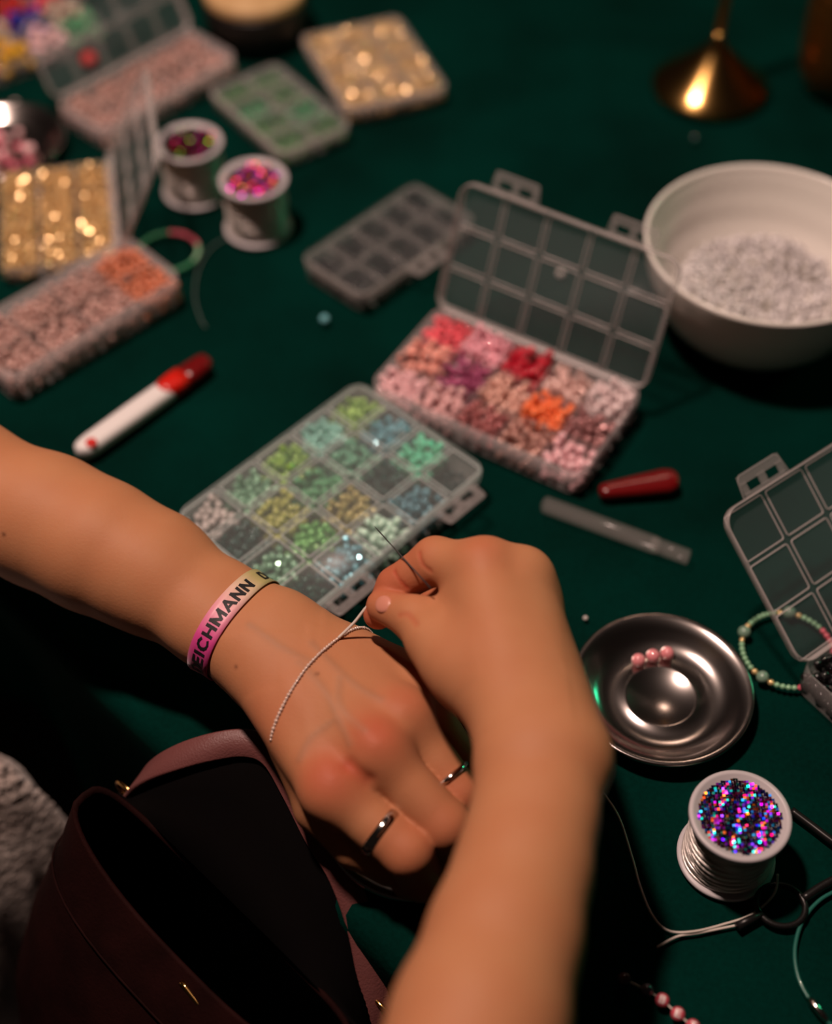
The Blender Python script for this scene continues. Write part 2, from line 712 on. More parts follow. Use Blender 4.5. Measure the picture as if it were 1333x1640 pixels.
nz = nt.nodes.new('ShaderNodeTexNoise')
nz.inputs['Scale'].default_value = 45
nz.inputs['Detail'].default_value = 5
mx = nt.nodes.new('ShaderNodeMix')
mx.data_type = 'RGBA'
mx.inputs['A'].default_value = (.45, .208, .100, 1)
mx.inputs['B'].default_value = (.41, .162, .074, 1)
tcs = [n for n in nt.nodes if n.type == 'TEX_COORD'][0]
nt.links.new(tcs.outputs['Object'], nz.inputs['Vector'])
nt.links.new(nz.outputs['Fac'], mx.inputs['Factor'])
c_ = attr_mix(mx.outputs['Result'], 'red', (.40, .078, .038, 1), .85)
c_ = attr_mix(c_, 'vein', (.27, .155, .095, 1), .40)
c_ = attr_mix(c_, 'mole', (.10, .035, .02, 1), .8)
nt.links.new(c_, b.inputs['Base Color'])
M['skin'] = m
M['nail'] = mat('fingernail', (.56, .23, .16, 1), .35, coat=.2)

person = thing('person', P(430, 1034, 0), "person's two bare forearms and hands threading a needle over the table", 'person')

# --- left arm (enters at the left, palm down, fingers curled over the steel saucer)
VOX = .0011
LF = Field((-.36, .25, -.005), (.06, .64, .115), VOX)
el = P(-330, 690, .075)
LF.chain([(P(-330, 700, .085), .040), (P(-80, 772, .075), .0365), (P(78, 836, .068), .0325)], .01)
fa = [(P(78, 836, .068), .0315), (P(160, 876, .066), .0300), (P(243, 916, .063), .0265), (P(350, 986, .058), .0195), (P(430, 1034, .056), .0175)]
side = Vector((-.55, -.83, 0)).normalized()
for sg, rr in ((-1, 1.), (1, .97)):
    LF.chain([(p + side * sg * o_, r * rr) for (p, r), o_ in zip(fa, (.001, .002, .004, .0072, .0090))], .012)
# back of the hand
Wl = P(430, 1034, .056)
mcp = {'i': P(530, 1266, .057), 'm': P(602, 1203, .066), 'r': P(645, 1150, .063), 'p': P(668, 1104, .054)}
wst = {'i': Wl + side * .012, 'm': Wl + side * .004 + Vector((0, 0, .002)), 'r': Wl - side * .005, 'p': Wl - side * .012}
for q, ra, rb in (('i', .0165, .0125), ('m', .017, .0135), ('r', .017, .0125), ('p', .0165, .0115)):
    LF.add(wst[q], mcp[q], ra, rb, .014)
LF.add(P(520, 1110, .05), P(600, 1160, .046), .017, .014, .012)
LF.add(P(492, 1150, .046), P(535, 1245, .046), .0165, .0135, .012)       # thumb-side web
LF.add(P(560, 1060, .05), P(640, 1085, .046), .014, .0125, .012)        # little-finger side
LF.add(P(452, 1000, .062), P(462, 1004, .062), .0105, .009, .010)       # ulna bump
for q, r in (('i', .0105), ('m', .0108), ('r', .0098), ('p', .0085)):
    c = mcp[q] + Vector((0, 0, .0030))
    LF.add(c, c + Vector((.002, -.002, 0)), r, r, .008)
base = LF.d.copy()
out = LF.d
lf = {
    'i': [(mcp['i'], .0126), (P(653, 1364, .045), .0120), (P(676, 1408, .026), .0100), (P(655, 1412, .016), .0086)],
    'm': [(mcp['m'], .0126), (P(712, 1322, .048), .0118), (P(735, 1368, .026), .0094), (P(716, 1372, .016), .0084)],
    'r': [(mcp['r'], .0115), (P(736, 1270, .045), .0102), (P(752, 1312, .025), .0088), (P(736, 1322, .016), .0080)],
    'p': [(mcp['p'], .0098), (P(738, 1210, .036), .0082), (P(752, 1246, .022), .0075), (P(740, 1256, .015), .0068)],
}
for q in 'pmri':
    LF.finger(base, out, lf[q], .009)
thumb_l = [(P(486, 1205, .042), .0140), (P(512, 1292, .035), .0120), (P(568, 1354, .028), .0104), (P(622, 1390, .021), .0086)]
LF.finger(base, out, thumb_l, .010)
lred = [(mcp['i'] + Vector((0, 0, .012)), .015, 1.), (mcp['m'] + Vector((0, 0, .013)), .014, .95), (mcp['r'] + Vector((0, 0, .012)), .012, .6)]
for q in 'imrp':
    lred += [(lf[q][1][0], .016, .75), (lf[q][2][0], .016, .9)]
lred += [(P(440, 1150, .06), .02, .35)]
lveins = [
    ([(480, 1060), (520, 1105), (540, 1150), (560, 1190)], .00028, .0020),
    ([(540, 1150), (500, 1180), (480, 1215)], .00028, .0020),
    ([(500, 1030), (560, 1090), (610, 1120)], .00028, .0020),
    ([(545, 1085), (545, 1130), (585, 1170)], .00028, .0020),
    ([(400, 1000), (450, 1035), (500, 1060)], .00028, .0020),
    ([(460, 1090), (530, 1245)], .0004, .0045),
    ([(490, 1080), (600, 1190)], .0005, .0045),
    ([(520, 1060), (645, 1135)], .0004, .0045),
]
lcre = [([(560, 1225), (590, 1248)], .0012, .0035)]
arm_l, bvh_l = arm_mesh('left_arm', LF, lred, lveins, lcre, person, [(508, 1080, .0011), (6, 856, .0012), (378, 1068, .0010)])

# --- right arm (comes from below, pinching the needle and thread)
RF = Field((-.06, .08, .015), (.125, .47, .165), VOX)
rf = [(P(722, 1800, .128), .0305), (P(768, 1640, .124), .0280), (P(808, 1500, .121), .0245), (P(838, 1390, .119), .0215), (P(857, 1300, .118), .0188), (P(866, 1230, .118), .0172)]
sx = Vector((1, .15, 0)).normalized()
for sg in (-1, 1):
    RF.chain([(p + sx * sg * o_, r) for (p, r), o_ in zip(rf, (0, .001, .002, .003, .0050, .0066))], .012)
RF.add(P(930, 1236, .116), P(926, 1250, .116), .0095, .0085, .010)
rm = {'i': P(774, 914, .120), 'm': P(834, 940, .112), 'r': P(850, 982, .100), 'p': P(868, 1036, .086)}
Wr = P(864, 1205, .118)
rw = {'i': Wr - sx * .010, 'm': Wr + Vector((0, 0, .001)), 'r': Wr + sx * .007, 'p': Wr + sx * .012 - Vector((0, 0, .004))}
for q, ra, rb in (('i', .0158, .0138), ('m', .0165, .0138), ('r', .0165, .0128), ('p', .0160, .0118)):
    RF.add(rw[q], rm[q], ra, rb, .014)
RF.add(P(815, 1150, .108), P(725, 1062, .106), .0150, .0128, .014)       # thenar
RF.add(P(770, 1075, .106), P(738, 978, .105), .0150, .0112, .014)        # web
RF.add(P(830, 1080, .096), P(812, 985, .092), .0170, .0130, .012)        # palm depth
for q, r in (('i', .0100), ('m', .0118), ('r', .0100)):
    c = rm[q] + Vector((.001, .0015 if q == 'i' else .0035, .0015 if q == 'i' else .004))
    RF.add(c, c + Vector((.001, .001, 0)), r, r, .008)
base = RF.d.copy()
out = RF.d
rfing = {
    'i': [(rm['i'], .0126), (P(698, 898, .110), .0112), (P(634, 938, .095), .0089), (P(606, 984, .0835), .0074)],
    'm': [(rm['m'], .0118), (P(752, 925, .084), .0098), (P(700, 965, .068), .0086), (P(684, 1000, .060), .0074)],
    'r': [(rm['r'], .0112), (P(790, 955, .068), .0092), (P(738, 995, .054), .0082), (P(722, 1026, .050), .0072)],
    'p': [(rm['p'], .0100), (P(820, 1000, .060), .0082), (P(776, 1030, .050), .0072), (P(760, 1052, .047), .0065)],
}
for q in 'prmi':
    RF.finger(base, out, rfing[q], .008)
thumb_r = [(P(738, 1072, .107), .0132), (P(692, 1026, .105), .0116), (P(664, 990, .101), .0102), (P(614, 970, .0935), .0082)]
RF.finger(base, out, thumb_r, .010, .004)
rred = [(rm['i'] + Vector((0, .004, .012)), .012, .45), (rfing['i'][2][0], .018, 1.), (rfing['i'][3][0], .015, 1.), (rfing['i'][1][0] - Vector((.008, 0, 0)), .012, .7),
        (rfing['m'][2][0], .016, .8), (thumb_r[3][0], .010, .5), (P(775, 1040, .12), .012, .3)]
rcre = [([(672, 885), (678, 905), (690, 915)], .0006, .0011), ([(632, 915), (645, 935), (652, 942)], .0006, .0010),
        ([(640, 985), (655, 985), (668, 1000)], .0003, .0015)]
rveins = []
arm_r, bvh_r = arm_mesh('right_arm', RF, rred, rveins, rcre, person)


def nail(bvh, px, py, along, L, W, parent):
    c, n = see(bvh, px, py)
    if c is None:
        return
    a = (along - n * along.dot(n)).normalized()
    w = n.cross(a)
    rot = Matrix((a, w, n)).transposed()
    bm = bmesh.new()
    sph(bm, c - n * .0006, 1, 3, (L / 2, W / 2, .0016), rot)
    obj('fingernail', bm, M['nail'], parent)


nail(bvh_r, 613, 967, thumb_r[3][0] - thumb_r[2][0], .0105, .0085, arm_r)


# --- printed festival wristband round the left wrist
def ring_points(bvh, c, t, n_ang, offs, lift):
    """Rows of points hugging the arm round axis t through c."""
    t = t.normalized()
    u = Vector((0, 0, 1))
    u = (u - t * u.dot(t)).normalized()
    w = t.cross(u)
    rows = []
    for o_ in offs:
        row = []
        for k in range(n_ang):
            a = 2 * math.pi * k / n_ang
            d = u * math.cos(a) + w * math.sin(a)
            h = bvh.ray_cast(c + t * o_ + d * .045, -d)[0]
            row.append(h + d * lift if h is not None else c + t * o_ + d * (.024 + lift))
        rows.append(row)
    for it in range(4):
        rows = [[(r[k - 1] + 2 * r[k] + r[(k + 1) % n_ang]) / 4 for k in range(n_ang)] for r in rows]
    return rows


band_c = P(375, 1003, .057)
band_t = (P(430, 1034, .056) - P(320, 966, .060)).normalized()
NB = 120
WB = .0118
rows = ring_points(bvh_l, band_c, band_t, NB, [WB * (k / 4 - .5) for k in range(5)], .0013)
mid = rows[2]
pix = [Q(p) for p in mid]
cumul = [0]
for k in range(NB):
    cumul.append(cumul[-1] + (mid[(k + 1) % NB] - mid[k]).length)
TOT = cumul[-1]


def band_at(s, y):
    """Point on the band: s metres along the loop, y metres toward the elbow."""
    s %= TOT
    k = max(i for i in range(NB) if cumul[i] <= s)
    f = (s - cumul[k]) / (cumul[k + 1] - cumul[k])
    a = min(max((-y / WB + .5) * 4, 0), 3.999)
    i = int(a)
    g = a - i
    pt = lambda r: r[k].lerp(r[(k + 1) % NB], f)
    p = pt(rows[i]).lerp(pt(rows[i + 1]), g)
    out_ = (mid[k] - band_c)
    out_ = (out_ - band_t * out_.dot(band_t)).normalized()
    return p, out_


def arc_at(px, py):
    """Arc position of the visible band point nearest a pixel."""
    best = None
    for k in range(NB):
        d = math.hypot(pix[k][0] - px, pix[k][1] - py) + (0 if mid[k].z > band_c.z - .012 else 500)
        if best is None or d < best[0]:
            best = (d, cumul[k])
    return best[1]


band = thing('wristband', band_c - Vector((0, 0, .02)), 'ombre fabric festival wristband with black lettering round the left wrist', 'wristband')
bm = bmesh.new()
V = [[bm.verts.new(p) for p in r] for r in rows]
for A, B in zip(V, V[1:]):
    for k in range(NB):
        bm.faces.new((A[k], A[(k + 1) % NB], B[(k + 1) % NB], B[k]))
me = tomesh(bm, 'ribbon')
sA, sB = arc_at(320, 1068), arc_at(430, 928)
sgn = 1 if ((sB - sA) % TOT) < TOT / 2 else -1
at = me.attributes.new('along', 'FLOAT', 'POINT')
vals = []
span = ((sB - sA) * sgn) % TOT
for i, v in enumerate(me.vertices):
    k = i % NB
    d = ((cumul[k] - sA) * sgn) % TOT
    if d > (TOT + span) / 2:
        d -= TOT
    vals.append(d / span)
at.data.foreach_set('value', vals)
m = mat('ombre_satin', (1, 1, 1, 1), .45, sheen=.2, bump=(900, .2, .0003))
nt = m.node_tree
a = nt.nodes.new('ShaderNodeAttribute')
a.attribute_name = 'along'
cr = nt.nodes.new('ShaderNodeValToRGB')
stops = ((0, (.36, .012, .13, 1)), (.24, (.60, .06, .26, 1)), (.42, (.70, .28, .36, 1)), (.60, (.66, .45, .36, 1)), (.78, (.42, .36, .15, 1)), (1, (.24, .26, .07, 1)))
cr.color_ramp.elements[0].position, cr.color_ramp.elements[0].color = stops[0]
cr.color_ramp.elements[1].position, cr.color_ramp.elements[1].color = stops[-1]
for pos, c in stops[1:-1]:
    cr.color_ramp.elements.new(pos).color = c
nt.links.new(a.outputs['Fac'], cr.inputs['Fac'])
nt.links.new(cr.outputs['Color'], nt.nodes['Principled BSDF'].inputs['Base Color'])
ribbon = link('ribbon', me, m, band)
so = ribbon.modifiers.new('thick', 'SOLIDIFY')
so.thickness = .0005
so.offset = 0


M['ink'] = mat('black_print', (.006, .005, .007, 1), .6)
word = 'DEICHMANN'
arc = lambda cx, cy, rx, ry, a0, a1: [(cx + rx * math.cos(math.radians(a0 + (a1 - a0) * k / 8)), cy + ry * math.sin(math.radians(a0 + (a1 - a0) * k / 8))) for k in range(9)]
GLYPH = {  # heavy capitals as pen strokes, height 1
    'D': (.80, [[(.1, 0), (.1, 1)], [(.1, 1), (.35, 1)] + arc(.35, .5, .40, .5, 90, -90) + [(.1, 0)]]),
    'E': (.68, [[(.1, 0), (.1, 1)], [(.1, 1), (.62, 1)], [(.1, .5), (.56, .5)], [(.1, 0), (.62, 0)]]),
    'I': (.26, [[(.13, 0), (.13, 1)]]),
    'C': (.82, [arc(.46, .5, .38, .5, 50, 310)]),
    'H': (.80, [[(.1, 0), (.1, 1)], [(.7, 0), (.7, 1)], [(.1, .5), (.7, .5)]]),
    'M': (1.0, [[(.1, 0), (.1, 1)], [(.1, 1), (.5, .12)], [(.5, .12), (.9, 1)], [(.9, 1), (.9, 0)]]),
    'A': (.86, [[(.05, 0), (.43, 1)], [(.43, 1), (.81, 0)], [(.2, .3), (.66, .3)]]),
    'B': (.74, [[(.1, 0), (.1, 1)], [(.1, 1), (.35, 1)] + arc(.38, .75, .26, .25, 90, -90) + [(.1, .5)], [(.1, .5), (.38, .5)] + arc(.40, .25, .28, .25, 90, -90) + [(.1, 0)]]),
    'T': (.74, [[(.37, 0), (.37, 1)], [(.02, 1), (.72, 1)]]),
    'N': (.82, [[(.1, 0), (.1, 1)], [(.1, 1), (.72, 0)], [(.72, 0), (.72, 1)]]),
}


def heavy_word(txt, hw=.115, q=3):
    bm = bmesh.new()
    x = 0
    for ch in txt:
        w, lines = GLYPH[ch]
        for ln in lines:
            for a, b in zip(ln, ln[1:]):
                a, b = Vector((a[0] + x, a[1])), Vector((b[0] + x, b[1]))
                d = (b - a).normalized()
                n = Vector((-d.y, d.x)) * hw
                e = d * hw * .8
                P4 = [[a - e + (b - a + 2 * e) * k / q + n * s for s in (-1, 1)] for k in range(q + 1)]
                V = [[bm.verts.new((p.x, p.y, 0)) for p in r] for r in P4]
                for A, B in zip(V, V[1:]):
                    bm.faces.new((A[0], B[0], B[1], A[1]))
        x += w + .16
    return tomesh(bm, 'letters')


tm = heavy_word(word)
xs = [v.co.x for v in tm.vertices]
ys = [v.co.y for v in tm.vertices]
x0, x1, y0, y1 = min(xs), max(xs), min(ys), max(ys)
s_end = arc_at(406, 941)
wlen = .0605
b2 = bmesh.new()
b2.from_mesh(tm)
bmesh.ops.triangulate(b2, faces=b2.faces[:])
tm2 = bpy.data.meshes.new('letters')
b2.to_mesh(tm2)
b2.free()
for rep, s_stop in ((0, s_end), (1, s_end + sgn * (wlen + .0085))):
    t2 = tm2.copy()
    for v in t2.vertices:
        s = s_stop - sgn * (x1 - v.co.x) / (x1 - x0) * wlen
        y = ((v.co.y - y0) / (y1 - y0) - .5) * .0066
        p, o_ = band_at(s, y)
        v.co = p + o_ * .0005
    lt = link('lettering', t2, M['ink'], band, smooth=False)
    lt['label'] = 'black capital lettering'

# --- strand of tiny beads round the wrist, its thread drawn to the pinch
h = [see(bvh_l, 545, 1022)[0], see(bvh_l, 478, 1090)[0], see(bvh_l, 437, 1172)[0]]
pn = (h[1] - h[0]).cross(h[2] - h[0]).normalized()
cc = P(478, 1078, .052)
cc = cc - pn * (cc - h[0]).dot(pn)
loop = ring_points(bvh_l, cc, pn, 90, [0], .0009)[0]
st = thing('beaded_strand', cc - Vector((0, 0, .02)), 'thin strand of tiny glinting beads wrapped round the left wrist', 'bracelet')
bm = bmesh.new()
tube(bm, loop, .0004, 6, closed=True)
obj('thread', bm, M['thread'], st)
bm = bmesh.new()
clen = sum((loop[k] - loop[k - 1]).length for k in range(90))
acc = 0
for k in range(90):
    a_, b_ = loop[k], loop[(k + 1) % 90]
    L = (b_ - a_).length
    while acc < L:
        sph(bm, a_.lerp(b_, acc / L), .00098 * R.uniform(.85, 1.15), 1)
        acc += .0019
    acc -= L
sb = obj('seed_beads', bm, mat('seed_bead_glass', (.62, .47, .40, 1), .2, .2, coat=.6), st)
sb['kind'] = 'stuff'
pinch = P(593, 968, .089)
kk = min(range(90), key=lambda k: math.hypot(Q(loop[k])[0] - 542, Q(loop[k])[1] - 1026) + (0 if loop[k].z > .05 else 300))
bm = bmesh.new()
tube(bm, smooth_path([loop[kk], loop[kk].lerp(pinch, .5) + Vector((0, 0, -.001)), pinch, pinch.lerp(P(640, 975, .092), .5)], 6), .00075, 7)
obj('pulled_thread', bm, M['thread'], st)

bm = bmesh.new()
a_, b_ = P(600, 843, .106), P(690, 942, .119)
tube(bm, [a_, a_.lerp(b_, .1), b_], [.0001, .00032, .00038], 8)
tag(obj('needle', bm, M['needle']), 'fine dark beading needle held between the right thumb and index finger', 'needle')


# --- finger rings
def finger_ring(name, seg, f, r, wid, th, m, label):
    (a, ra), (b, rb) = seg
    c = a.lerp(b, f)
    t = (b - a).normalized()
    u = Vector((0, 0, 1))
    u = (u - t * u.dot(t)).normalized()
    w = t.cross(u)
    bm = bmesh.new()
    n = 40
    V = []
    for k in range(n):
        an = 2 * math.pi * k / n
        d = u * math.cos(an) + w * math.sin(an)
        V.append([bm.verts.new(c + d * (r + x) + t * y) for x, y in ((0, -wid / 2), (th, -wid * .35), (th * 1.3, 0), (th, wid * .35), (0, wid / 2))])
    for k in range(n):
        A, B = V[k], V[(k + 1) % n]
        for q in range(5):
            bm.faces.new((A[q], A[(q + 1) % 5], B[(q + 1) % 5], B[q]))
    o = obj(name, bm, m)
    return tag(o, label, 'ring'), c, u, w, t


finger_ring('finger_ring', (lf['r'][0], lf['r'][1]), .80, .0106, .0030, .0012, M['silver'], 'plain silver ring on the left ring finger')
finger_ring('finger_ring', (lf['i'][0], lf['i'][1]), .66, .0112, .0062, .0014, M['silver'], 'wide polished ring on the left index finger, with a green glint')
# ------------------------------------------------------------------ clear compartment boxes
def frame_mesh(L, W, r, rad, n=4, sides=5):
    bm = bmesh.new()
    tube(bm, [Vector((x, y, 0)) for x, y in rrect(L, W, r, n)], rad, sides, closed=True)
    return tomesh(bm, 'frame')


def latch_mesh():
    """Flat tab with two slots."""
    bm = bmesh.new()
    for x, y, w, h in ((0, -.0092, .030, .0050), (0, -.0006, .030, .0026), (-.0130, -.0045, .004, .0065), (.0130, -.0045, .004, .0065), (0, -.0045, .005, .0065)):
        box(bm, (x, y, 0), (w, h, .0012))
    tube(bm, [(-.0165, 0, 0), (-.0150, -.0095, 0), (-.0130, -.0118, 0), (.0130, -.0118, 0), (.0150, -.0095, 0), (.0165, 0, 0)], .0006, 6)
    return tomesh(bm, 'latch')


LATCH = latch_mesh()
LATCH.materials.append(M['tab'])


def bead_box(label, c, ang, L, W, Hh, nx, ny, lid=None, latches=(-.27, .27), base_mat='wallp', pane='pane', rib='rib', group='clear plastic bead boxes'):
    t = thing('bead_box', (c[0], c[1], 0), label, 'bead box', group, math.radians(ang))
    w = .0011
    bm = bmesh.new()
    o1, o0 = rrect(L, W, .009), rrect(L - .003, W - .003, .008)
    i1 = rrect(L - 2 * w, W - 2 * w, .008)
    i0 = rrect(L - 2 * w - .003, W - 2 * w - .003, .007)
    lp = lambda o, z: [Vector((x, y, z)) for x, y in o]
    loft(bm, [lp(o0, .0004), lp(o1, .002), lp(o1, Hh), lp(i1, Hh), lp(i0, .0018)], True, True)
    obj('base', bm, M[base_mat], t, True)
    mx_ = my_ = None
    for i in range(1, nx):
        if mx_ is None:
            bm = bmesh.new()
            box(bm, (0, 0, Hh * .44), (.0010, W - .003, Hh * .8))
            mx_ = tomesh(bm, 'divider')
            mx_.materials.append(M['wallp'])
        link('divider', mx_, None, t, True, smooth=False).location = (-L / 2 + L * i / nx, 0, 0)
    for j in range(1, ny):
        if my_ is None:
            bm = bmesh.new()
            box(bm, (0, 0, Hh * .44), (L - .003, .0010, Hh * .8))
            my_ = tomesh(bm, 'divider')
            my_.materials.append(M['wallp'])
        link('divider', my_, None, t, True, smooth=False).location = (0, -W / 2 + W * j / ny, 0)
    if lid is None:
        return t
    bm = bmesh.new()
    OL, OW = L + .0024, W + .0024
    off = Vector((0, -W / 2, 0))
    pt = lambda o, z: [Vector((x, y, z)) + off for x, y in o]
    loft(bm, [pt(rrect(OL - .002, OW - .002, .009), .0006), pt(rrect(OL - .003, OW - .003, .009), .0014)], True, True)
    ld = obj('lid', bm, M[pane], t, True)
    ld.location = (0, W / 2, Hh)
    ld.rotation_euler = (-math.radians(lid), 0, 0)
    bm = bmesh.new()
    loft(bm, [pt(rrect(OL - .0024, OW - .0024, .009), .0016), pt(rrect(OL, OW, .010), .0008), pt(rrect(OL, OW, .010), -.004), pt(rrect(OL - .0016, OW - .0016, .0095), -.004), pt(rrect(OL - .003, OW - .003, .0085), .0012)])
    obj('lid_rim', bm, M[rib], ld, True)
    cw, ch = L / nx, W / ny
    fm = frame_mesh(cw - .0030, ch - .0030, .0014, .00055)
    fm.materials.append(M[rib])
    for i in range(nx):
        for j in range(ny):
            link('cell_rim', fm, None, ld, True).location = (-L / 2 + cw * (i + .5), -ch * (j + .5), .0003)
    for f in latches:
        link('latch', LATCH, None, ld, True, smooth=False).location = (f * L, -W - .0012, .0002)
    return t


def cell_centre(t, L, W, nx, ny, i, j, z=0.0):
    return wm(t) @ Vector((-L / 2 + L * (i + .5) / nx, -W / 2 + W * (j + .5) / ny, z))


BEADMESH = {}
# cut-glass and pearl kinds: faceted, so that single beads flash
PEARLS = {'lime', 'aqua', 'smoke', 'skyblue', 'yellow', 'pearlmint', 'bluebead', 'forest', 'ink_teal', 'blush', 'purple', 'peach', 'rosegrey', 'dusk', 'rosegold', 'brightlime'}


def bead_mesh(name, m, r, kind='round'):
    key = (name, kind)
    if key not in BEADMESH:
        bm = bmesh.new()
        if kind == 'round':
            sph(bm, (0, 0, 0), r, 1 if name in PEARLS else 3)
        elif kind == 'disc':
            lathe(bm, [(.28 * r, -.32 * r), (.8 * r, -.38 * r), (r, 0), (.8 * r, .38 * r), (.28 * r, .32 * r)], 14, close=True)
        elif kind == 'chip':
            vs = sph(bm, (0, 0, 0), r, 2)
            for v in vs:
                v.co *= 1 + .28 * noise.noise(v.co * 420 + Vector((3, 1, 7)))
        elif kind == 'flower':
            for k in range(5):
                a = 2 * math.pi * k / 5
                sph(bm, (r * .55 * math.cos(a), r * .55 * math.sin(a), 0), r * .5, 1, (1, 1, .6))
            sph(bm, (0, 0, r * .2), r * .3, 1)
        me = tomesh(bm, name)
        me.materials.append(m)
        me.polygons.foreach_set('use_smooth', [name not in PEARLS] * len(me.polygons))
        BEADMESH[key] = me
    return BEADMESH[key]


LAYERS = 2
bm = bmesh.new()
sph(bm, (0, 0, 0), 1, 2)
BALL = template(tomesh(bm, 'ball'))
bm = bmesh.new()
sph(bm, (0, 0, 0), 1, 2)
CUT = template(tomesh(bm, 'cut_ball'))


def bead(me, p, label, group=None, rot=None, name='bead'):
    o = bpy.data.objects.new(name, me)
    COL.objects.link(o)
    o.location = p
    if rot:
        o.rotation_euler = rot
    return tag(o, label, 'bead', group)


def heap(w, h, r, count, spread=1.0, tries=4, zmax=.02):
    """Drop beads of radius r one by one into a cell of w x h; returns their centres."""
    pts = np.zeros((count, 3))
    n = 0
    for k in range(count):
        best = None
        for t_ in range(tries):
            x = max(-1, min(1, R.gauss(0, .55 * spread))) * (w / 2 - r)
            y = max(-1, min(1, R.gauss(0, .55 * spread))) * (h / 2 - r)
            z = r
            if n:
                d2 = (pts[:n, 0] - x) ** 2 + (pts[:n, 1] - y) ** 2
                q = d2 < 3.9 * r * r
                if q.any():
                    z = max(z, float((pts[:n, 2][q] + np.sqrt(3.9 * r * r - d2[q])).max()))
            if best is None or z < best[2]:
                best = (x, y, z)
        if best[2] + r < zmax:
            pts[n] = best
            n += 1
    return pts[:n]


def fill_box(t, L, W, nx, ny, cells, Hh, what, n_top=9, count=34, spread=1.0):
    """Bottom layers joined as stuff, the beads lying on top as single things."""
    keys = list(dict.fromkeys(c[1] for c in cells.values()))
    fb = Pile()
    rot3 = wm(t).to_3x3()
    for (i, j), (label, mk, kind, r, amount) in cells.items():
        mi = keys.index(mk)
        pts = heap(L / nx - .002, W / ny - .002, r, int(count * amount), spread, 4, Hh + .004)
        pts = pts[np.argsort(-pts[:, 2])]
        c = cell_centre(t, L, W, nx, ny, i, j, .0019)
        for k, q in enumerate(pts):
            p = c + rot3 @ Vector(q)
            e = (R.uniform(-.9, .9), R.uniform(-.9, .9), R.uniform(0, 6))
            if k < n_top:
                bead(bead_mesh(mk, M[mk], r, kind), p, label, label.split(' in the ')[0] + ' of one cell', e)
            else:
                fb.add(BALL, Matrix.Translation(p) @ Matrix.Diagonal((r, r, r if kind in ('round', 'chip') else .75 * r, 1)), mi)
    f = fb.build('bead_fill', [M[k] for k in keys])
    tag(f, what, 'beads', None, 'stuff')


def B(name, r, g, b, rough=.12, metal=0., trans=0.):
    M[name] = bead_mat(name, lin(r, g, b), rough, metal, trans)


for nm, c in dict(lime=(165, 212, 110), aqua=(165, 231, 219), bluebead=(110, 180, 196), teal=(110, 227, 184), ink_teal=(28, 57, 57), seagreen=(110, 180, 149),
                  leaf=(99, 173, 126), olive=(180, 188, 102), pearlmint=(149, 204, 173), clearwhite=(204, 196, 192), smoke=(52, 85, 81), brightlime=(130, 204, 122),
                  yellow=(192, 184, 118), palemint=(204, 243, 223), skyblue=(102, 157, 173), forest=(34, 81, 71),
                  coral=(245, 95, 109), pink=(251, 180, 194), crimson=(203, 26, 52), blush=(243, 208, 200), frost=(237, 216, 216), peachflower=(247, 173, 157),
                  purple=(179, 85, 128), peach=(247, 200, 184), orange=(255, 128, 71), rosegrey=(179, 128, 128), palepink=(247, 200, 204), mattepink=(233, 184, 184),
                  dusk=(184, 114, 114), rosegold=(204, 157, 145), rosepink=(244, 194, 200)).items():
    B(nm, *c)
for nm in PEARLS:
    M[nm].node_tree.nodes['Principled BSDF'].inputs['Metallic'].default_value = .38
    M[nm].node_tree.nodes['Principled BSDF'].inputs['Roughness'].default_value = .2
for nm in ('mattepink', 'orange', 'pink', 'coral', 'frost'):
    M[nm].node_tree.nodes['Principled BSDF'].inputs['Roughness'].default_value = .4

# green box, closed, twenty cells
GL, GW, GH = .146, .104, .022
gbox = bead_box('closed clear box of green and turquoise beads behind the hands', (-.0475, .5365), 46.5, GL, GW, GH, 5, 4, 0, (-.30, .30), pane='pane_g', rib='rib_b')
gc = {}
names = [  # rows from the far end (i = 4) to the near end, j = 3 is the far long side
    [('yellow green pearl', 'lime', 'round'), ('dusty blue', 'bluebead', 'chip'), ('bright mint green', 'teal', 'chip'), ('dark smoky teal', 'ink_teal', 'round')],
    [('pale aqua pearl', 'aqua', 'round'), ('mottled sea green', 'seagreen', 'chip'), ('dark iridescent teal', 'smoke', 'round'), ('light steel blue', 'skyblue', 'round')],
    [('vivid lime', 'lime', 'chip'), ('deep leaf green', 'leaf', 'chip'), ('mustard yellow', 'yellow', 'round'), ('whitish mint', 'palemint', 'chip')],
    [('iridescent mint', 'pearlmint', 'round'), ('olive green', 'olive', 'chip'), ('bright grass green', 'brightlime', 'round'), ('turquoise blue', 'bluebead', 'round')],
    [('frosted white', 'clearwhite', 'chip'), ('dark amber-flecked green', 'smoke', 'round'), ('mint pearl', 'pearlmint', 'round'), ('forest green', 'forest', 'round')],
]
row_say = ['far end row', 'second far row', 'middle row', 'second near row', 'near end row']
for a, row in enumerate(names):
    for q, (lab, mk, kd) in enumerate(row):
        gc[(4 - a, 3 - q)] = ('%s bead in the %s of the closed green box' % (lab, row_say[a]), mk, kd, .0023, .35 if mk == 'ink_teal' else 1.)
fill_box(gbox, GL, GW, 5, 4, gc, GH, 'lower layers of assorted green beads filling the closed green box', 9, 74, 1.25)

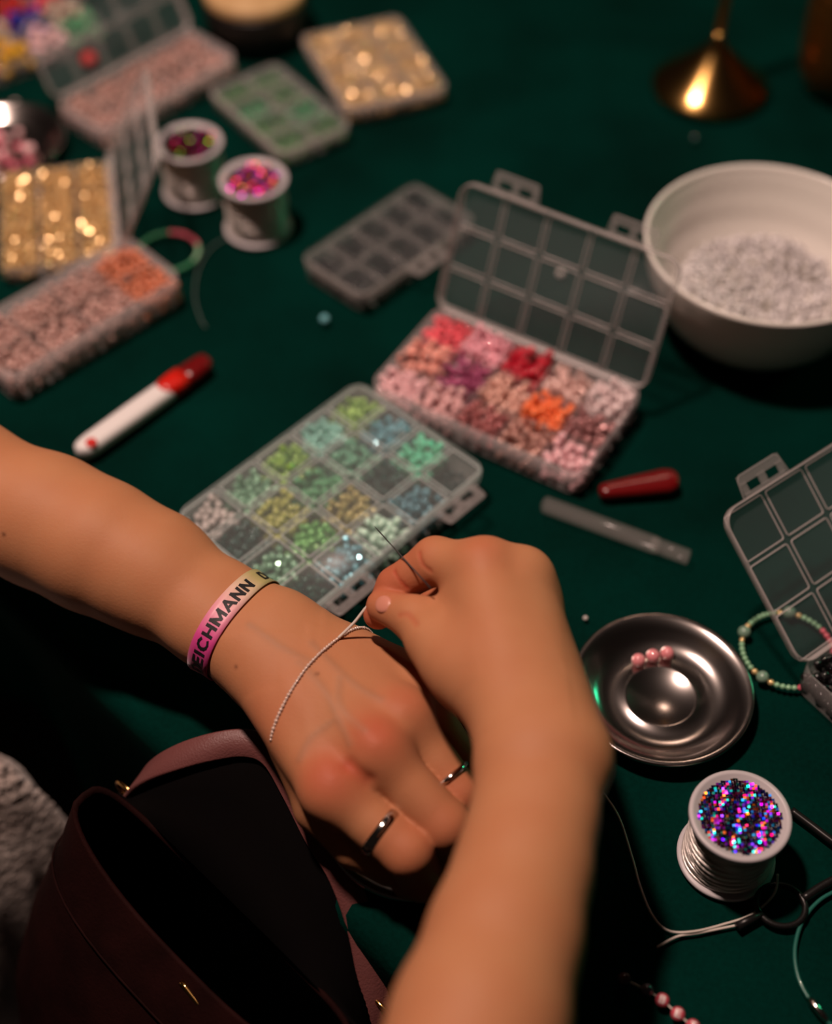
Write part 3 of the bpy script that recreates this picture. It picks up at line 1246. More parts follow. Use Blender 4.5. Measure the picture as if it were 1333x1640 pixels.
# pink box, lid standing open
PL, PW, PH = .146, .084, .020
pbox = bead_box('open clear box of pink beads with its lid standing up', (.0551, .6238), -31.6, PL, PW, PH, 5, 3, 111, base_mat='wallm')
pn_ = [  # j = 2 hinge row
    [('coral red', 'coral', 'flower'), ('candy pink', 'pink', 'chip'), ('crimson', 'crimson', 'chip'), ('pearly blush', 'blush', 'round'), ('frosted clear', 'frost', 'chip')],
    [('peach flower', 'peachflower', 'flower'), ('purple iridescent', 'purple', 'round'), ('peach pearl', 'peach', 'round'), ('bright orange', 'orange', 'round'), ('smoky rose', 'rosegrey', 'round')],
    [('pale pink', 'palepink', 'chip'), ('matte dusty pink', 'mattepink', 'chip'), ('dusky rose', 'dusk', 'round'), ('rose gold pearl', 'rosegold', 'round'), ('soft pink', 'rosepink', 'chip')],
]
pc = {}
for a, row in enumerate(pn_):
    for q, (lab, mk, kd) in enumerate(row):
        pc[(q, 2 - a)] = ('%s bead in the %s row of the open pink box' % (lab, ('hinge', 'middle', 'front')[a]), mk, kd, .0025, 1.)
fill_box(pbox, PL, PW, 5, 3, pc, PH, 'lower layers of assorted pink beads filling the open pink box', 8, 60, 1.5)


def simple_fill(t, L, W, nx, ny, cols, r, label, layers=2, zmax=.014, name='bead_fill', cut=False):
    """Small blurred contents of the far boxes: one heap."""
    keys = list(dict.fromkeys(cols))
    fb = Pile()
    rot3 = wm(t).to_3x3()
    for i in range(nx):
        for j in range(ny):
            mk = cols[(i * ny + j) % len(cols)]
            cw, ch = L / nx - .002, W / ny - .002
            n = int(cw * ch / (3.4 * r * r) * layers)
            c = cell_centre(t, L, W, nx, ny, i, j, .0019)
            for q in heap(cw, ch, r, n, 1.5, 3, zmax):
                tw = Matrix.Rotation(R.uniform(0, 6), 4, 'Z') @ Matrix.Rotation(R.uniform(0, 6), 4, 'X')
                fb.add(CUT if cut else BALL, Matrix.Translation(c + rot3 @ Vector(q)) @ tw @ Matrix.Scale(r, 4), keys.index(mk))
    f = fb.build(name, [M[k] for k in keys], not cut)
    return tag(f, label, 'beads', None, 'stuff')


B('blackbead', 14, 12, 16)
B('amberclear', 190, 150, 140, .2)
B('rosequartz', 195, 155, 146, .25)
B('peachquartz', 215, 130, 95, .25)
B('greenglass', 75, 125, 70)
B('blue', 12, 20, 150)
B('red', 190, 8, 8)
B('sunny', 215, 165, 20)
B('greenmid', 60, 150, 95)
B('cream', 200, 180, 160)
# black bead box
t = bead_box('closed clear box of black beads left of the open pink box', (-.018, .7700), 47.0, .112, .058, .016, 5, 2, 0, (0,), base_mat='wall_s', pane='pane_r', rib='rib_s')
simple_fill(t, .112, .058, 5, 2, ['blackbead'], .0023, 'black beads inside the closed small box', 2.4, .0125)
# gold box on the left, lid standing on its right side
gx = P(92, 345, .012)
t = bead_box('open box of gold beads at the left edge, its lid standing upright', (gx.x, gx.y), 11 - 90, .108, .080, .014, 4, 3, 117, ())
simple_fill(t, .108, .080, 4, 3, ['gold'], .0021, 'small gold beads in the open box at the left edge', 3.2, .0150, cut=True)
# gold box at the top
t = bead_box('clear box of gold beads at the top beside the green one', (-.0337, .9857), 21, .082, .108, .014, 3, 4, 0, ())
simple_fill(t, .082, .108, 3, 4, ['gold'], .0019, 'small gold beads in the closed box at the top', 3.2, .0135, cut=True)
# green glass box at the top
t = bead_box('small closed clear box of dull green beads touching the top gold box', (-.103, .9250), 36.5, .062, .102, .014, 2, 4, 0, ())
simple_fill(t, .062, .102, 2, 4, ['greenglass', 'greenglass', 'greenmid'], .0024, 'dull green beads inside the small closed box at the top', 1.3, .0105)
# clear box with pink beads, lower left
t = bead_box('long clear box of pale pink beads below the left gold box', (-.222, .6960), 44.5, .135, .060, .024, 4, 2, None, base_mat='wallm')
simple_fill(t, .135, .060, 4, 2, ['rosequartz', 'rosequartz', 'rosequartz', 'amberclear', 'rosequartz', 'amberclear', 'peachquartz', 'peachquartz'], .0024, 'pale pink and peach beads in the long box at the left', 3, .019)
# clear box with pink beads at the top left, lid up
t = bead_box('clear box of rosy beads at the top left with its gridded lid raised', (-.204, .956), 47, .134, .056, .020, 5, 2, 118, (), base_mat='wallm')
simple_fill(t, .134, .056, 5, 2, ['rosequartz', 'amberclear'], .0024, 'rosy beads in the box with the raised lid at the top left', 3, .016)
# many-coloured box in the corner
q = P(20, 55, .012)
t = bead_box('open box of many-coloured beads in the top left corner', (q.x, q.y), 38, .125, .085, .018, 4, 3, None)
simple_fill(t, .125, .085, 4, 3, ['red', 'sunny', 'cream', 'sunny', 'cream', 'blue', 'palepink', 'blue', 'red', 'greenmid', 'cream', 'coral'], .0042, 'large many-coloured beads in the corner box', 2, .024)
# clear empty box at the right, lid leaning back
a_ = math.radians(36.5)
ex, ey = Vector((math.cos(a_), math.sin(a_), 0)), Vector((-math.sin(a_), math.cos(a_), 0))
c = P(1281, 1064, .022) + ex * .075 - ey * .044
t = bead_box('open clear box at the right edge with an empty gridded lid leaning back', (c.x, c.y), 36.5, .150, .088, .021, 5, 3, 143, (-.27, .27), pane='pane_r')
simple_fill(t, .150, .088, 5, 3, ['blackbead', 'rosegrey'], .0024, 'dark beads inside the open box at the right edge', 2, .016)


# ------------------------------------------------------------------ steel saucers
def saucer(c, label, R_=.0475):
    k = R_ / .0475
    bm = bmesh.new()
    pr = [(0, .0012), (.0165, .0012), (.0178, .0022), (.0195, .0022), (.0208, .0013), (.030, .0018), (.0355, .0042), (.0395, .0082), (.0435, .0108), (.0462, .0116), (.0472, .0112),
          (.0475, .0102), (.0468, .0102), (.0435, .0098), (.0390, .0072), (.0350, .0032), (.030, .0008), (.0208, .0004), (0, .0004)]
    lathe(bm, [(r * k, z) for r, z in pr], 96, (c.x, c.y, 0))
    return tag(obj('saucer', bm, M['steel']), label, 'saucer', 'small steel saucers')


sc = P(1060, 1108, .006)
saucer(sc, 'round steel saucer holding three pink beads')
s2 = P(668, 1306, .006)
saucer(s2, 'steel saucer half hidden under the left hand')
q = P(2, 232, .006)
saucer(q, 'small steel dish of pink beads cut by the left edge')
B('rosebeads', 225, 110, 135)
B('pinkpearl', 225, 140, 145, .15)
for k, (px, py) in enumerate(((1023, 1057), (1046, 1050), (1069, 1046))):
    bead(bead_mesh('pinkpearl', M['pinkpearl'], .0037), P(px, py, .0055), 'pink pearl bead on the steel saucer, %s of three in a row' % ('leftmost', 'middle', 'rightmost')[k], 'pink beads on the saucer')
for k in range(30):
    a, r = R.uniform(0, 6.28), .027 * math.sqrt(R.random())
    lay = .0045 + (.004 if k % 3 == 0 and r < .018 else 0)
    bead(bead_mesh(('dish_pale', 'dish_rose')[k % 2], M[('palepink', 'rosebeads')[k % 2]], .0030), q + Vector((r * math.cos(a), r * math.sin(a) - .006, lay - q.z + .001 * R.random())),
         'pink bead in the small steel dish at the left edge', 'pink beads in the left dish')

# ------------------------------------------------------------------ loose beads on the cloth
B('iceblue', 120, 190, 200)
B('violet', 110, 60, 150)
for px, py, mk, r, lab in ((520, 511, 'iceblue', .0030, 'single ice blue bead lying on the open cloth'), (143, 96, 'red', .0068, 'large bright red bead near the corner box'),
                           (118, 190, 'violet', .0028, 'small violet bead below the red bead'), (1113, 222, 'smoke', .0026, 'small grey bead in front of the brass lamp foot'),
                           (898, 438, 'clearwhite', .0026, 'small white bead seen through the open pink box lid'), (938, 990, 'clearwhite', .0014, 'tiny white bead left above the steel saucer'),
                           (24, 166, 'frost', .0028, 'frosted bead behind the small dish at the left edge')):
    bead(bead_mesh(mk + '_loose%d' % int(r * 1e5), M[mk], r), P(px, py, r), lab)


# ------------------------------------------------------------------ spools of cord
def holo(name, hues, n):
    """Holographic foil: little tilted mirror facets, each of its own hue."""
    m = bpy.data.materials.new(name)
    m.use_nodes = True
    nt = m.node_tree
    b = nt.nodes['Principled BSDF']
    b.inputs['Metallic'].default_value = 1
    b.inputs['Roughness'].default_value = .3
    a = nt.nodes.new('ShaderNodeAttribute')
    a.attribute_name = 'foil'
    nt.links.new(a.outputs['Color'], b.inputs['Base Color'])
    return m


M['holo'] = holo('holographic_foil', None, 0)
import colorsys


def spool(c, r, h, hues, label, cell, tilt, lean, glow):
    t = thing('cord_spool', (c.x, c.y, 0), label, 'spool', 'spools of clear cord')
    fl_ = .0026
    for z0, nm in ((.0002, 'bottom_flange'), (h - fl_, 'top_flange')):
        bm = bmesh.new()
        if nm == 'bottom_flange':
            lathe(bm, [(0, z0), (r * .97, z0), (r, z0 + .0006), (r, z0 + fl_ - .0006), (r * .97, z0 + fl_), (0, z0 + fl_)], 72)
        else:
            lathe(bm, [(r * .5, z0), (r * .97, z0), (r, z0 + .0006), (r, z0 + fl_), (r * .985, z0 + fl_ + .0008), (r * .89, z0 + fl_ + .0008), (r * .865, z0 + fl_ - .0008), (0, z0 + fl_ - .0010)], 72)
        obj(nm, bm, M['spool_plastic'], t, True)
    bm = bmesh.new()
    pts = []
    turns = 26
    for k in range(turns * 40):
        a = 2 * math.pi * k / 40
        z = fl_ + .001 + (h - 2 * fl_ - .002) * k / (turns * 40) + .0007 * math.sin(a * 1.03 + 1)
        rr = r * .86 + .0006 * math.sin(a * 2.37) + .0004 * math.sin(a * .31)
        pts.append((rr * math.cos(a), rr * math.sin(a), z))
    tube(bm, pts, .00075, 5)
    lathe(bm, [(r * .85, fl_), (r * .85, h - fl_)], 48)
    obj('wound_cord', bm, M['cord'], t, True)['kind'] = 'stuff'
    bm = bmesh.new()
    ly = bm.loops.layers.float_color.new('foil')
    rad = r * .84
    n = int(2 * rad / cell)
    zt = h - .0006
    for i in range(n):
        for j in range(n):
            x, y = (i + .5 - n / 2) * cell, (j + .5 - n / 2) * cell
            if math.hypot(x, y) > rad - cell * .6:
                continue
            gx_, gy_ = R.gauss(0, tilt), R.gauss(0, tilt)
            # stripes of facets leaned to the key lamp and coloured brighter, painting glints
            st_ = max(0, math.sin((x * .92 - y * .40) * 600 + 1)) * (.6 + .4 * math.sin(y * 700 + x * 300))
            hot = R.random() < st_
            if hot:
                gx_, gy_ = lean[0] + R.gauss(0, .07), lean[1] + R.gauss(0, .07)
            f = bm.faces.new([bm.verts.new((x + dx * cell / 2, y + dy * cell / 2, zt + (dx * gx_ + dy * gy_) * cell / 2)) for dx, dy in ((-1, -1), (1, -1), (1, 1), (-1, 1))])
            hh = R.choice(hues) + R.uniform(-.03, .03)
            cc_ = colorsys.hsv_to_rgb(hh % 1, R.uniform(.95, 1), glow if hot else R.choice((.06, .12, .25)))
            for l in f.loops:
                l[ly] = (*cc_, 1)
    lathe(bm, [(0, h - .0014), (rad, h - .0014)], 40)
    for f in bm.faces:
        if f.calc_center_median().z < h - .0013 and all(l[ly][3] == 0 for l in f.loops):
            for l in f.loops:
                l[ly] = (.05, .05, .05, 1)
    me = bpy.data.meshes.new('holographic_label')
    bm.to_mesh(me)
    bm.free()
    o = link('holographic_label', me, M['holo'], t, True, smooth=False)
    o['label'] = 'holographic foil label'
    return t


rh = .042
spool(P(1186, 1306, rh), .0238, rh, (.62, .66, .70, .78, .5, .03, .95), 'spool of clear cord with blue glittering top beside the steel saucer', .0012, .25, (.44, .08), .55)
spool(P(406, 287, rh), .0236, rh, (.98, .0, .88, .83, .78, .04), 'spool of clear cord with red and magenta glittering top', .0017, .30, (.21, .68), .38)
spool(P(303, 228, rh), .0236, rh, (.98, .95, .9, .3), 'spool of clear cord half behind the raised gold box lid', .0017, .15, (.21, .66), .10)


def cord(name, pts, r, m, label, cat='thread'):
    bm = bmesh.new()
    tube(bm, smooth_path(pts, 10), r, 7)
    return tag(obj(name, bm, m), label, cat)


cord('loose_cord', [P(1246, 1400, .012), P(1240, 1432, .006), P(1205, 1464, .002), P(1160, 1480, .0012), P(1110, 1492, .0022), P(1070, 1490, .0012), P(1045, 1465, .0012), P(1026, 1420, .0012), P(1012, 1370, .0012), P(990, 1305, .0012), P(955, 1255, .0012)],
     .00055, M['thread'], 'white cord trailing from the blue-topped spool across the cloth')
cord('cord_end', [P(1180, 1482, .0008), P(1120, 1494, .0008), P(1085, 1500, .0008), P(1053, 1517, .0008)], .0006, M['thread'], 'short cut end of white cord crossing the trailing cord')
cord('loose_cord', [P(372, 378, .001), P(340, 395, .001), P(318, 430, .001), P(312, 475, .001), P(322, 512, .001), P(330, 524, .001)], .00045, mat('clear_fishing_line', (.10, .13, .12, 1), .3), 'thin clear cord curling from the red-topped spool onto the cloth')
cord('thread', [P(622, 1062, .004), P(655, 1054, .004), P(700, 1050, .004)], .0006, M['thread'], 'bit of pale thread on the cloth between the two hands')


# ------------------------------------------------------------------ strung bracelets
def bracelet(c, rad, pattern, label, z=None):
    t = thing('bead_bracelet', (c.x, c.y, 0), label, 'bracelet', 'strung bead bracelets')
    tot = sum(2 * r for m_, r in pattern)
    pattern = [(m_, r * 2 * math.pi * rad / tot) for m_, r in pattern]
    tot = 2 * math.pi * rad
    a = 2.4
    bm = bmesh.new()
    zc = .0028
    tube(bm, [(rad * math.cos(2 * math.pi * k / 48), rad * math.sin(2 * math.pi * k / 48), zc) for k in range(48)], .0004, 6, closed=True)
    obj('elastic', bm, M['thread'], t, True)
    for m_, r in pattern:
        a += r / tot * 2 * math.pi
        me = bead_mesh('br_' + m_ + str(int(r * 1e5)), M[m_], r, 'round')
        o = link('bead', me, None, t, True)
        o.location = (rad * math.cos(a), rad * math.sin(a), max(r, zc))
        o.rotation_euler = (0, 0, a)
        a += r / tot * 2 * math.pi
    return t


M['goldbead'] = M['gold']
B('mint', 140, 190, 150, .3)
B('jade', 120, 150, 130, .2)
B('rosebead', 215, 95, 115, .3)
B('greenbead', 50, 135, 90, .3)
mint = [('mint', .0016)] * 6
pat = [('goldbead', .0017), ('jade', .0037), ('goldbead', .0015)] + mint + [('goldbead', .0018), ('jade', .0036), ('goldbead', .0018)] + mint[:4] + [('rosebead', .0018)] * 15 + mint[:4] + [('goldbead', .0017), ('jade', .0037), ('goldbead', .0017)] + mint
bracelet(P(1262, 1040, .003), .0245, pat, 'bracelet of mint, jade, gold and pink beads beside the right box')
pat2 = [('greenbead', .0022)] * 5 + [('goldbead', .0028)] * 3 + [('mint', .0020)] * 4 + [('greenbead', .0022)] * 6 + [('mint', .0020)] * 5 + [('rosebead', .0022)] * 7 + [('greenbead', .0022)] * 4
bracelet(P(270, 403, .003), .0205, pat2, 'bracelet of green, pink and gold beads below the red-topped spool')

# ------------------------------------------------------------------ strand of letter beads at the bottom
t = thing('letter_bead_strand', P(1055, 1600, 0), 'short strand of pink letter beads lying at the bottom edge', 'bracelet')
B('brownbead', 70, 30, 25)
B('rainbow', 120, 110, 120, .05, .7)
B('letterpink', 200, 80, 95, .3)
M['letterwhite'] = mat('white_letter_paint', (.8, .74, .72, 1), .4)
sp_ = [(1000, 1568, 'brownbead', ''), (1036, 1586, 'rainbow', ''), (1061, 1602, 'letterpink', 'B'), (1086, 1624, 'letterpink', 'E'), (1110, 1644, 'letterpink', 'T')]
bm = bmesh.new()
tube(bm, smooth_path([P(px, py, .0033) for px, py, a, b in sp_], 4), .0004, 6)
obj('elastic', bm, M['thread'], t)
for px, py, mk, ch in sp_:
    bm = bmesh.new()
    c = P(px, py, .0033)
    sph(bm, c, .0033, 3)
    bd = obj('letter_bead' if ch else 'bead', bm, M[mk], t)
    if ch:
        tm = heavy_word(ch, .11, 8)
        xs = [v.co.x for v in tm.vertices]
        ys = [v.co.y for v in tm.vertices]
        w_, h_ = max(xs) - min(xs), max(ys) - min(ys)
        nrm = (Vector((0, 0, CAM_H)) - c).normalized()
        nrm = (nrm + Vector((0, 0, .6))).normalized()
        ax1 = Vector((.93, -.35, 0))
        ax1 = (ax1 - nrm * ax1.dot(nrm)).normalized()
        ax2 = nrm.cross(ax1)
        for v in tm.vertices:
            x, y = ((v.co.x - min(xs)) / w_ - .5) * .0028, ((v.co.y - min(ys)) / h_ - .5) * .0036
            v.co = c + ax1 * x + ax2 * y + nrm * (math.sqrt(max(.0033 ** 2 - x * x - y * y, 0)) + .00018)
        link('letter', tm, M['letterwhite'], bd, smooth=False)

# ------------------------------------------------------------------ white bowl of letter beads
bc = P(1234, 384, .069)
BR = .0785
bt = Vector((bc.x, bc.y, 0))
bm = bmesh.new()
BS, BZ = .965, .90
pr = [(0, .0055), (.030, .0058), (.047, .0085), (.058, .018), (.066, .034), (.0715, .052), (.0752, .066), (.0775, .0745), (.0785, .0768), (.0798, .0770), (.0808, .0756),
      (.0800, .070), (.0770, .054), (.0715, .036), (.0640, .020), (.0540, .0075), (.044, .0030), (.042, .0004), (.038, .0004), (.036, .0022), (0, .0022)]
pr = [(r * BS, z * BZ) for r, z in pr]
pr2 = []
for (r0_, z0_), (r1_, z1_) in zip(pr, pr[1:]):
    for k in range(3):
        f = k / 3
        r_, z_ = r0_ + (r1_ - r0_) * f, z0_ + (z1_ - z0_) * f
        if .016 < z_ < .068 and len(pr2) < 24:
            r_ += .00035 * math.sin(z_ * 900)
        pr2.append((r_, z_))
pr2.append(pr[-1])
lathe(bm, pr2, 96, bt)
tag(obj('bowl', bm, M['china']), 'large glossy white bowl filled with letter beads', 'bowl')
M['letterbead'] = mat('white_letter_bead', (.78, .74, .74, 1), .35)
LB = []
strokes = {'A': [(-.5, -1, 0, 1), (.5, -1, 0, 1), (-.3, -.2, .3, -.2)], 'E': [(-.5, -1, -.5, 1), (-.5, 1, .5, 1), (-.5, 0, .4, 0), (-.5, -1, .5, -1)], 'H': [(-.5, -1, -.5, 1), (.5, -1, .5, 1), (-.5, 0, .5, 0)],
           'L': [(-.5, 1, -.5, -1), (-.5, -1, .5, -1)], 'T': [(0, -1, 0, 1), (-.6, 1, .6, 1)], 'X': [(-.6, -1, .6, 1), (-.6, 1, .6, -1)], 'N': [(-.5, -1, -.5, 1), (-.5, 1, .5, -1), (.5, -1, .5, 1)], 'M': [(-.7, -1, -.5, 1), (-.5, 1, 0, -.4), (0, -.4, .5, 1), (.5, 1, .7, -1)]}
LR = .0021


def letter_bead(bm, ch, Mx):
    n0 = len(bm.verts)
    lathe(bm, [(0, -.0010), (.0017, -.0010), (LR, -.0005), (LR, .0005), (.0017, .0010), (0, .0010)], 12)
    for k in (-1, 1):
        for x0_, y0_, x1_, y1_ in strokes[ch]:
            s = .00115
            d = Vector((x1_ - x0_, y1_ - y0_, 0)) * s
            box(bm, (Vector((x0_ + x1_, y0_ + y1_, 0)) * s / 2) + Vector((0, 0, .00101 * k)), (d.length + .0005, .00062, .0002), Matrix.Rotation(math.atan2(d.y, d.x), 3, 'Z'), 1)
    bm.verts.ensure_lookup_table()
    for v in bm.verts[n0:]:
        v.co = Mx @ v.co


for ch in strokes:
    bm = bmesh.new()
    letter_bead(bm, ch, Matrix())
    me = tomesh(bm, 'letter_bead')
    me.materials.append(M['letterbead'])
    me.materials.append(M['ink'])
    LB.append(me)


def inner_z(r):
    z = .0058
    for (r0_, z0_), (r1_, z1_) in zip(pr[:8], pr[1:9]):
        if r0_ <= r <= r1_:
            z = z0_ + (z1_ - z0_) * (r - r0_) / (r1_ - r0_)
    return z


def heap_z(x, y, lift):
    # the heap leans towards the far right of the bowl
    r = math.hypot(x, y)
    top = .034 - 1.2 * (max(0, r - .044)) + .004 * noise.noise(Vector((x * 60, y * 60, 0)))
    return max(inner_z(r) + .0016 + lift, top + lift)


fb = Pile()
LT = [template(me) for me in LB]
cnt = 0
while cnt < 900:
    x, y = R.uniform(-.06, .06), R.uniform(-.06, .06)
    r = math.hypot(x - .004, y + .002)
    if r > .0575 + .004 * noise.noise(Vector((x * 90, y * 90, 5))):
        continue
    rot = Matrix.Rotation(R.uniform(0, 6.3), 4, 'Z') @ Matrix.Rotation(R.gauss(0, .5), 4, 'X') @ Matrix.Rotation(R.gauss(0, .5), 4, 'Y')
    cnt += 1
    if cnt <= 300:
        o = bpy.data.objects.new('letter_bead', LB[cnt % len(LB)])
        COL.objects.link(o)
        o.matrix_basis = Matrix.Translation(bt + Vector((x, y, heap_z(x, y, .0028)))) @ rot
        tag(o, 'small white letter bead lying on the heap in the white bowl', 'bead', 'letter beads on top of the bowl heap')
    else:
        fb.add(R.choice(LT), Matrix.Translation(bt + Vector((x, y, heap_z(x, y, R.uniform(-.004, .0015))))) @ rot)
tag(fb.build('letter_bead_heap', [M['letterbead'], M['ink']], False), 'heap of small white letter beads under the top ones in the bowl', 'beads', None, 'stuff')

# ------------------------------------------------------------------ brass stem lamp or candlestick, amber vase, dark tin
lc = P(1137, 140, .0)
t = thing('brass_candlestick', lc, 'brass stem with a wide trumpet foot at the top right', 'candlestick')
bm = bmesh.new()
lathe(bm, [(0, .0005), (.044, .0005), (.0455, .002), (.0452, .0035), (.0435, .0055), (.037, .0105), (.029, .0170), (.020, .0250), (.012, .0325), (.0072, .0380), (.0046, .0430), (.0037, .0480), (0, .048)], 80, lc)
obj('foot', bm, M['brass'], t)
bm = bmesh.new()
lathe(bm, [(0, .0478), (.0036, .0478), (.0034, .26), (0, .26)], 24, lc)
obj('stem', bm, M['brass_satin'], t)
bm = bmesh.new()
lathe(bm, [(0, .2595), (.010, .2595), (.0135, .264), (.0135, .285), (.0125, .285), (.012, .266), (0, .266)], 32, lc)
obj('cup', bm, M['brass'], t)

vc = P(1345, 140, 0)
bm = bmesh.new()
lathe(bm, [(0, .0008), (.022, .0008), (.030, .006), (.036, .020), (.038, .040), (.038, .085), (.035, .100), (.0335, .100), (.036, .084), (.036, .042), (.034, .022), (.028, .009), (0, .005)], 40, vc)
m = mat('amber_hammered_glass', (.22, .085, .015, 1), .14, .8, trans=.1, bump=(60, .5, .004), coat=.5)
tag(obj('amber_vase', bm, m), 'amber hammered glass vase cut by the top right corner', 'vase')

tc_ = P(414, 52, 0)
t = thing('candle_tin', tc_, 'round black tin with a pale tan top at the top edge', 'tin')
bm = bmesh.new()
lathe(bm, [(0, .0006), (.040, .0006), (.042, .003), (.042, .0325), (.0405, .034), (.040, .032), (0, .032)], 64, tc_)
obj('tin_body', bm, mat('black_tin', (.006, .005, .004, 1), .4), t)
bm = bmesh.new()
lathe(bm, [(0, .0325), (.040, .0325), (.0405, .035), (.0405, .0405), (.0392, .042), (0, .0425)], 64, tc_)
obj('tan_lid', bm, mat('pale_cork', (.55, .36, .17, 1), .6, var=(60, (.48, .30, .13, 1))), t)

# ------------------------------------------------------------------ white and red snips, red cap, clear tube
def flat_body(name, A, Bp, prof, zt, m, parent):
    """Rounded flat bar from A to B; prof = [(fraction, half width)]."""
    d = (Bp - A)
    L = d.length
    d.normalize()
    w = Vector((-d.y, d.x, 0))
    bm = bmesh.new()
    loops = []
    for f, hw in prof:
        c = A + d * L * f
        ring = []
        for k in range(16):
            an = 2 * math.pi * k / 16
            cx, cz = math.cos(an), math.sin(an)
            sx_ = math.copysign(abs(cx) ** .7, cx)
            sz_ = math.copysign(abs(cz) ** .7, cz)
            ring.append(c + w * hw * sx_ + Vector((0, 0, zt[0] + zt[1] * (min(1, hw / .004)) * sz_)))
        loops.append(ring)
    loft(bm, loops, True, True)
    return obj(name, bm, m, parent)


A_, B_ = P(124, 728, .006), P(334, 578, .006)
A_.z = B_.z = 0
t = thing('sewing_tool', A_.lerp(B_, .5), 'white plastic sewing tool with a red end and a red dot', 'sewing tool')
flat_body('handle', A_, A_.lerp(B_, .70), [(0, .0015), (.02, .0042), (.06, .0062), (.14, .0072), (.6, .0076), (.95, .0074), (1, .007)], (.0062, .0056), M['white_plastic'], t)
flat_body('red_collar', A_.lerp(B_, .62), A_.lerp(B_, .80), [(0, .0020), (.05, .0050), (.25, .0072), (.6, .0080), (1, .0078)], (.0070, .0060), M['red_plastic'], t)
flat_body('red_cap', A_.lerp(B_, .78), B_, [(0, .0070), (.3, .0078), (.8, .0070), (.95, .0055), (1, .0025)], (.0062, .0054), M['dark_red'], t)
bm = bmesh.new()
dd = P(146, 708, .0119)
lathe(bm, [(0, .0006), (.0026, .0006), (.0034, .0002), (.0036, -.0012)], 24, dd)
obj('red_dot', bm, M['red_plastic'], t)

A_, B_ = P(960, 790, .0045), P(1084, 769, .0045)
A_.z = B_.z = 0
t = flat_body('plastic_cap', A_, B_, [(0, .0022), (.03, .0042), (.10, .0052), (.45, .0070), (.85, .0088), (.96, .0074), (1, .004)], (.0048, .0044), M['dark_red'], None)
tag(t, 'loose dark red plastic cap lying below the pink box', 'cap')

A_, B_ = P(868, 806, .0055), P(1104, 893, .0055)
t = thing('clear_tube', A_.lerp(B_, .5) - Vector((0, 0, .0055)), 'clear plastic tube lying below the loose red cap', 'tube')
M['tubep'] = plastic('clear_tube', (.60, .55, .53, 1), .89, .12)
d = (B_ - A_).normalized()


def along(a, b, r0_, r1_, nm, m, cap=True):
    bm = bmesh.new()
    L = (b - a).length
    k = [(.0, .35), (.01, .75), (.03, 1), (.97, 1), (1, .9)] if cap else [(0, 1), (1, 1)]
    tube(bm, [a + (b - a) * f for f, s in k], [r0_ * s for f, s in k], 20)
    return obj(nm, bm, m, t)


along(A_, A_.lerp(B_, .80), .0052, .0052, 'tube_body', M['tubep'])
along(A_.lerp(B_, .74), B_, .0046, .0046, 'tube_cap', M['tubep'])

# ------------------------------------------------------------------ black scissors and teal cord loop at the right
t = thing('scissors', P(1300, 1420, 0), 'black scissors lying beside the blue-topped spool at the right edge', 'scissors')
bm = bmesh.new()
lc_ = P(1251, 1450, .0025)
tube(bm, [lc_ + Vector((.0115 * math.cos(a * math.pi / 16), .0105 * math.sin(a * math.pi / 16), 0)) for a in range(32)], .0016, 8, closed=True)
tube(bm, [P(1181, 1484, .003), P(1200, 1474, .003), P(1222, 1464, .003)], [.0024, .0022, .0016], 8)
obj('handle_loop', bm, M['black_metal'], t)
bm = bmesh.new()
tube(bm, smooth_path([P(1286, 1440, .003), P(1330, 1412, .004), P(1400, 1385, .004)], 4), .0022, 8)
tube(bm, [P(1400, 1385, .004), P(1480, 1340, .002)], [.0030, .0006], 8)
obj('blade', bm, M['black_metal'], t)
bm = bmesh.new()
tube(bm, smooth_path([P(1268, 1298, .003), P(1300, 1322, .003), P(1345, 1355, .0035), P(1400, 1383, .0035)], 4), .0021, 8)
obj('shank', bm, M['black_metal'], t)
bm = bmesh.new()
tube(bm, [P(1400, 1384, .0005), P(1400, 1384, .0085)], .0024, 12)
obj('pivot', bm, M['steel'], t)

t = thing('cord_loop', P(1350, 1535, 0), 'teal elastic cord loop with a silver crimp at the lower right', 'cord')
bm = bmesh.new()
tube(bm, smooth_path([P(1420, 1470, .0015), P(1370, 1425, .0015), P(1325, 1434, .0015), P(1290, 1468, .0015), P(1274, 1515, .0015), P(1278, 1562, .0015), P(1298, 1602, .0015), P(1330, 1640, .0015), P(1390, 1660, .0015), P(1430, 1580, .0015)], 8, True), .0010, 8, closed=True)
obj('elastic_cord', bm, mat('teal_cord', (.015, .11, .085, 1), .3, coat=.4), t)
bm = bmesh.new()
tube(bm, [P(1296, 1598, .0018), P(1302, 1606, .0022), P(1318, 1626, .0022), P(1326, 1636, .0018)], [.0012, .0019, .0019, .0012], 10)
obj('crimp', bm, M['silver'], t)

# ------------------------------------------------------------------ brown leather handbag in front of the table
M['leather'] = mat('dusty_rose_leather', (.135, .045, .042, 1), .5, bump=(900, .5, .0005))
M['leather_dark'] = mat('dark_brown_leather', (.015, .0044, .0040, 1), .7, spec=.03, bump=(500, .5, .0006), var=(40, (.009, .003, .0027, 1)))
M['lining'] = mat('black_lining_and_shade', (.003, .0025, .0025, 1), .95, spec=.0)  # bag lining; also blackens the shade sheet inside the strap arch
bag = thing('handbag', SN(.26, -.09, -.284), 'dark brown leather handbag with an arched strap in the lower left', 'handbag')


def bag_loop(z, grow, inset=0.0):
    out_ = []
    for k in range(48):
        a = 2 * math.pi * k / 48
        cx, cy = math.cos(a), math.sin(a)
        x = math.copysign(abs(cx) ** .75, cx) * (.093 + grow - inset)
        y = math.copysign(abs(cy) ** .6, cy) * (.020 + (1.7 * grow if cy < 0 else 0) - inset)
        out_.append(SN(.243 + x, -.050 + y, z + .034 + .012 * math.cos(a * 2) * (1 if z > -.06 else 0)))
    return out_


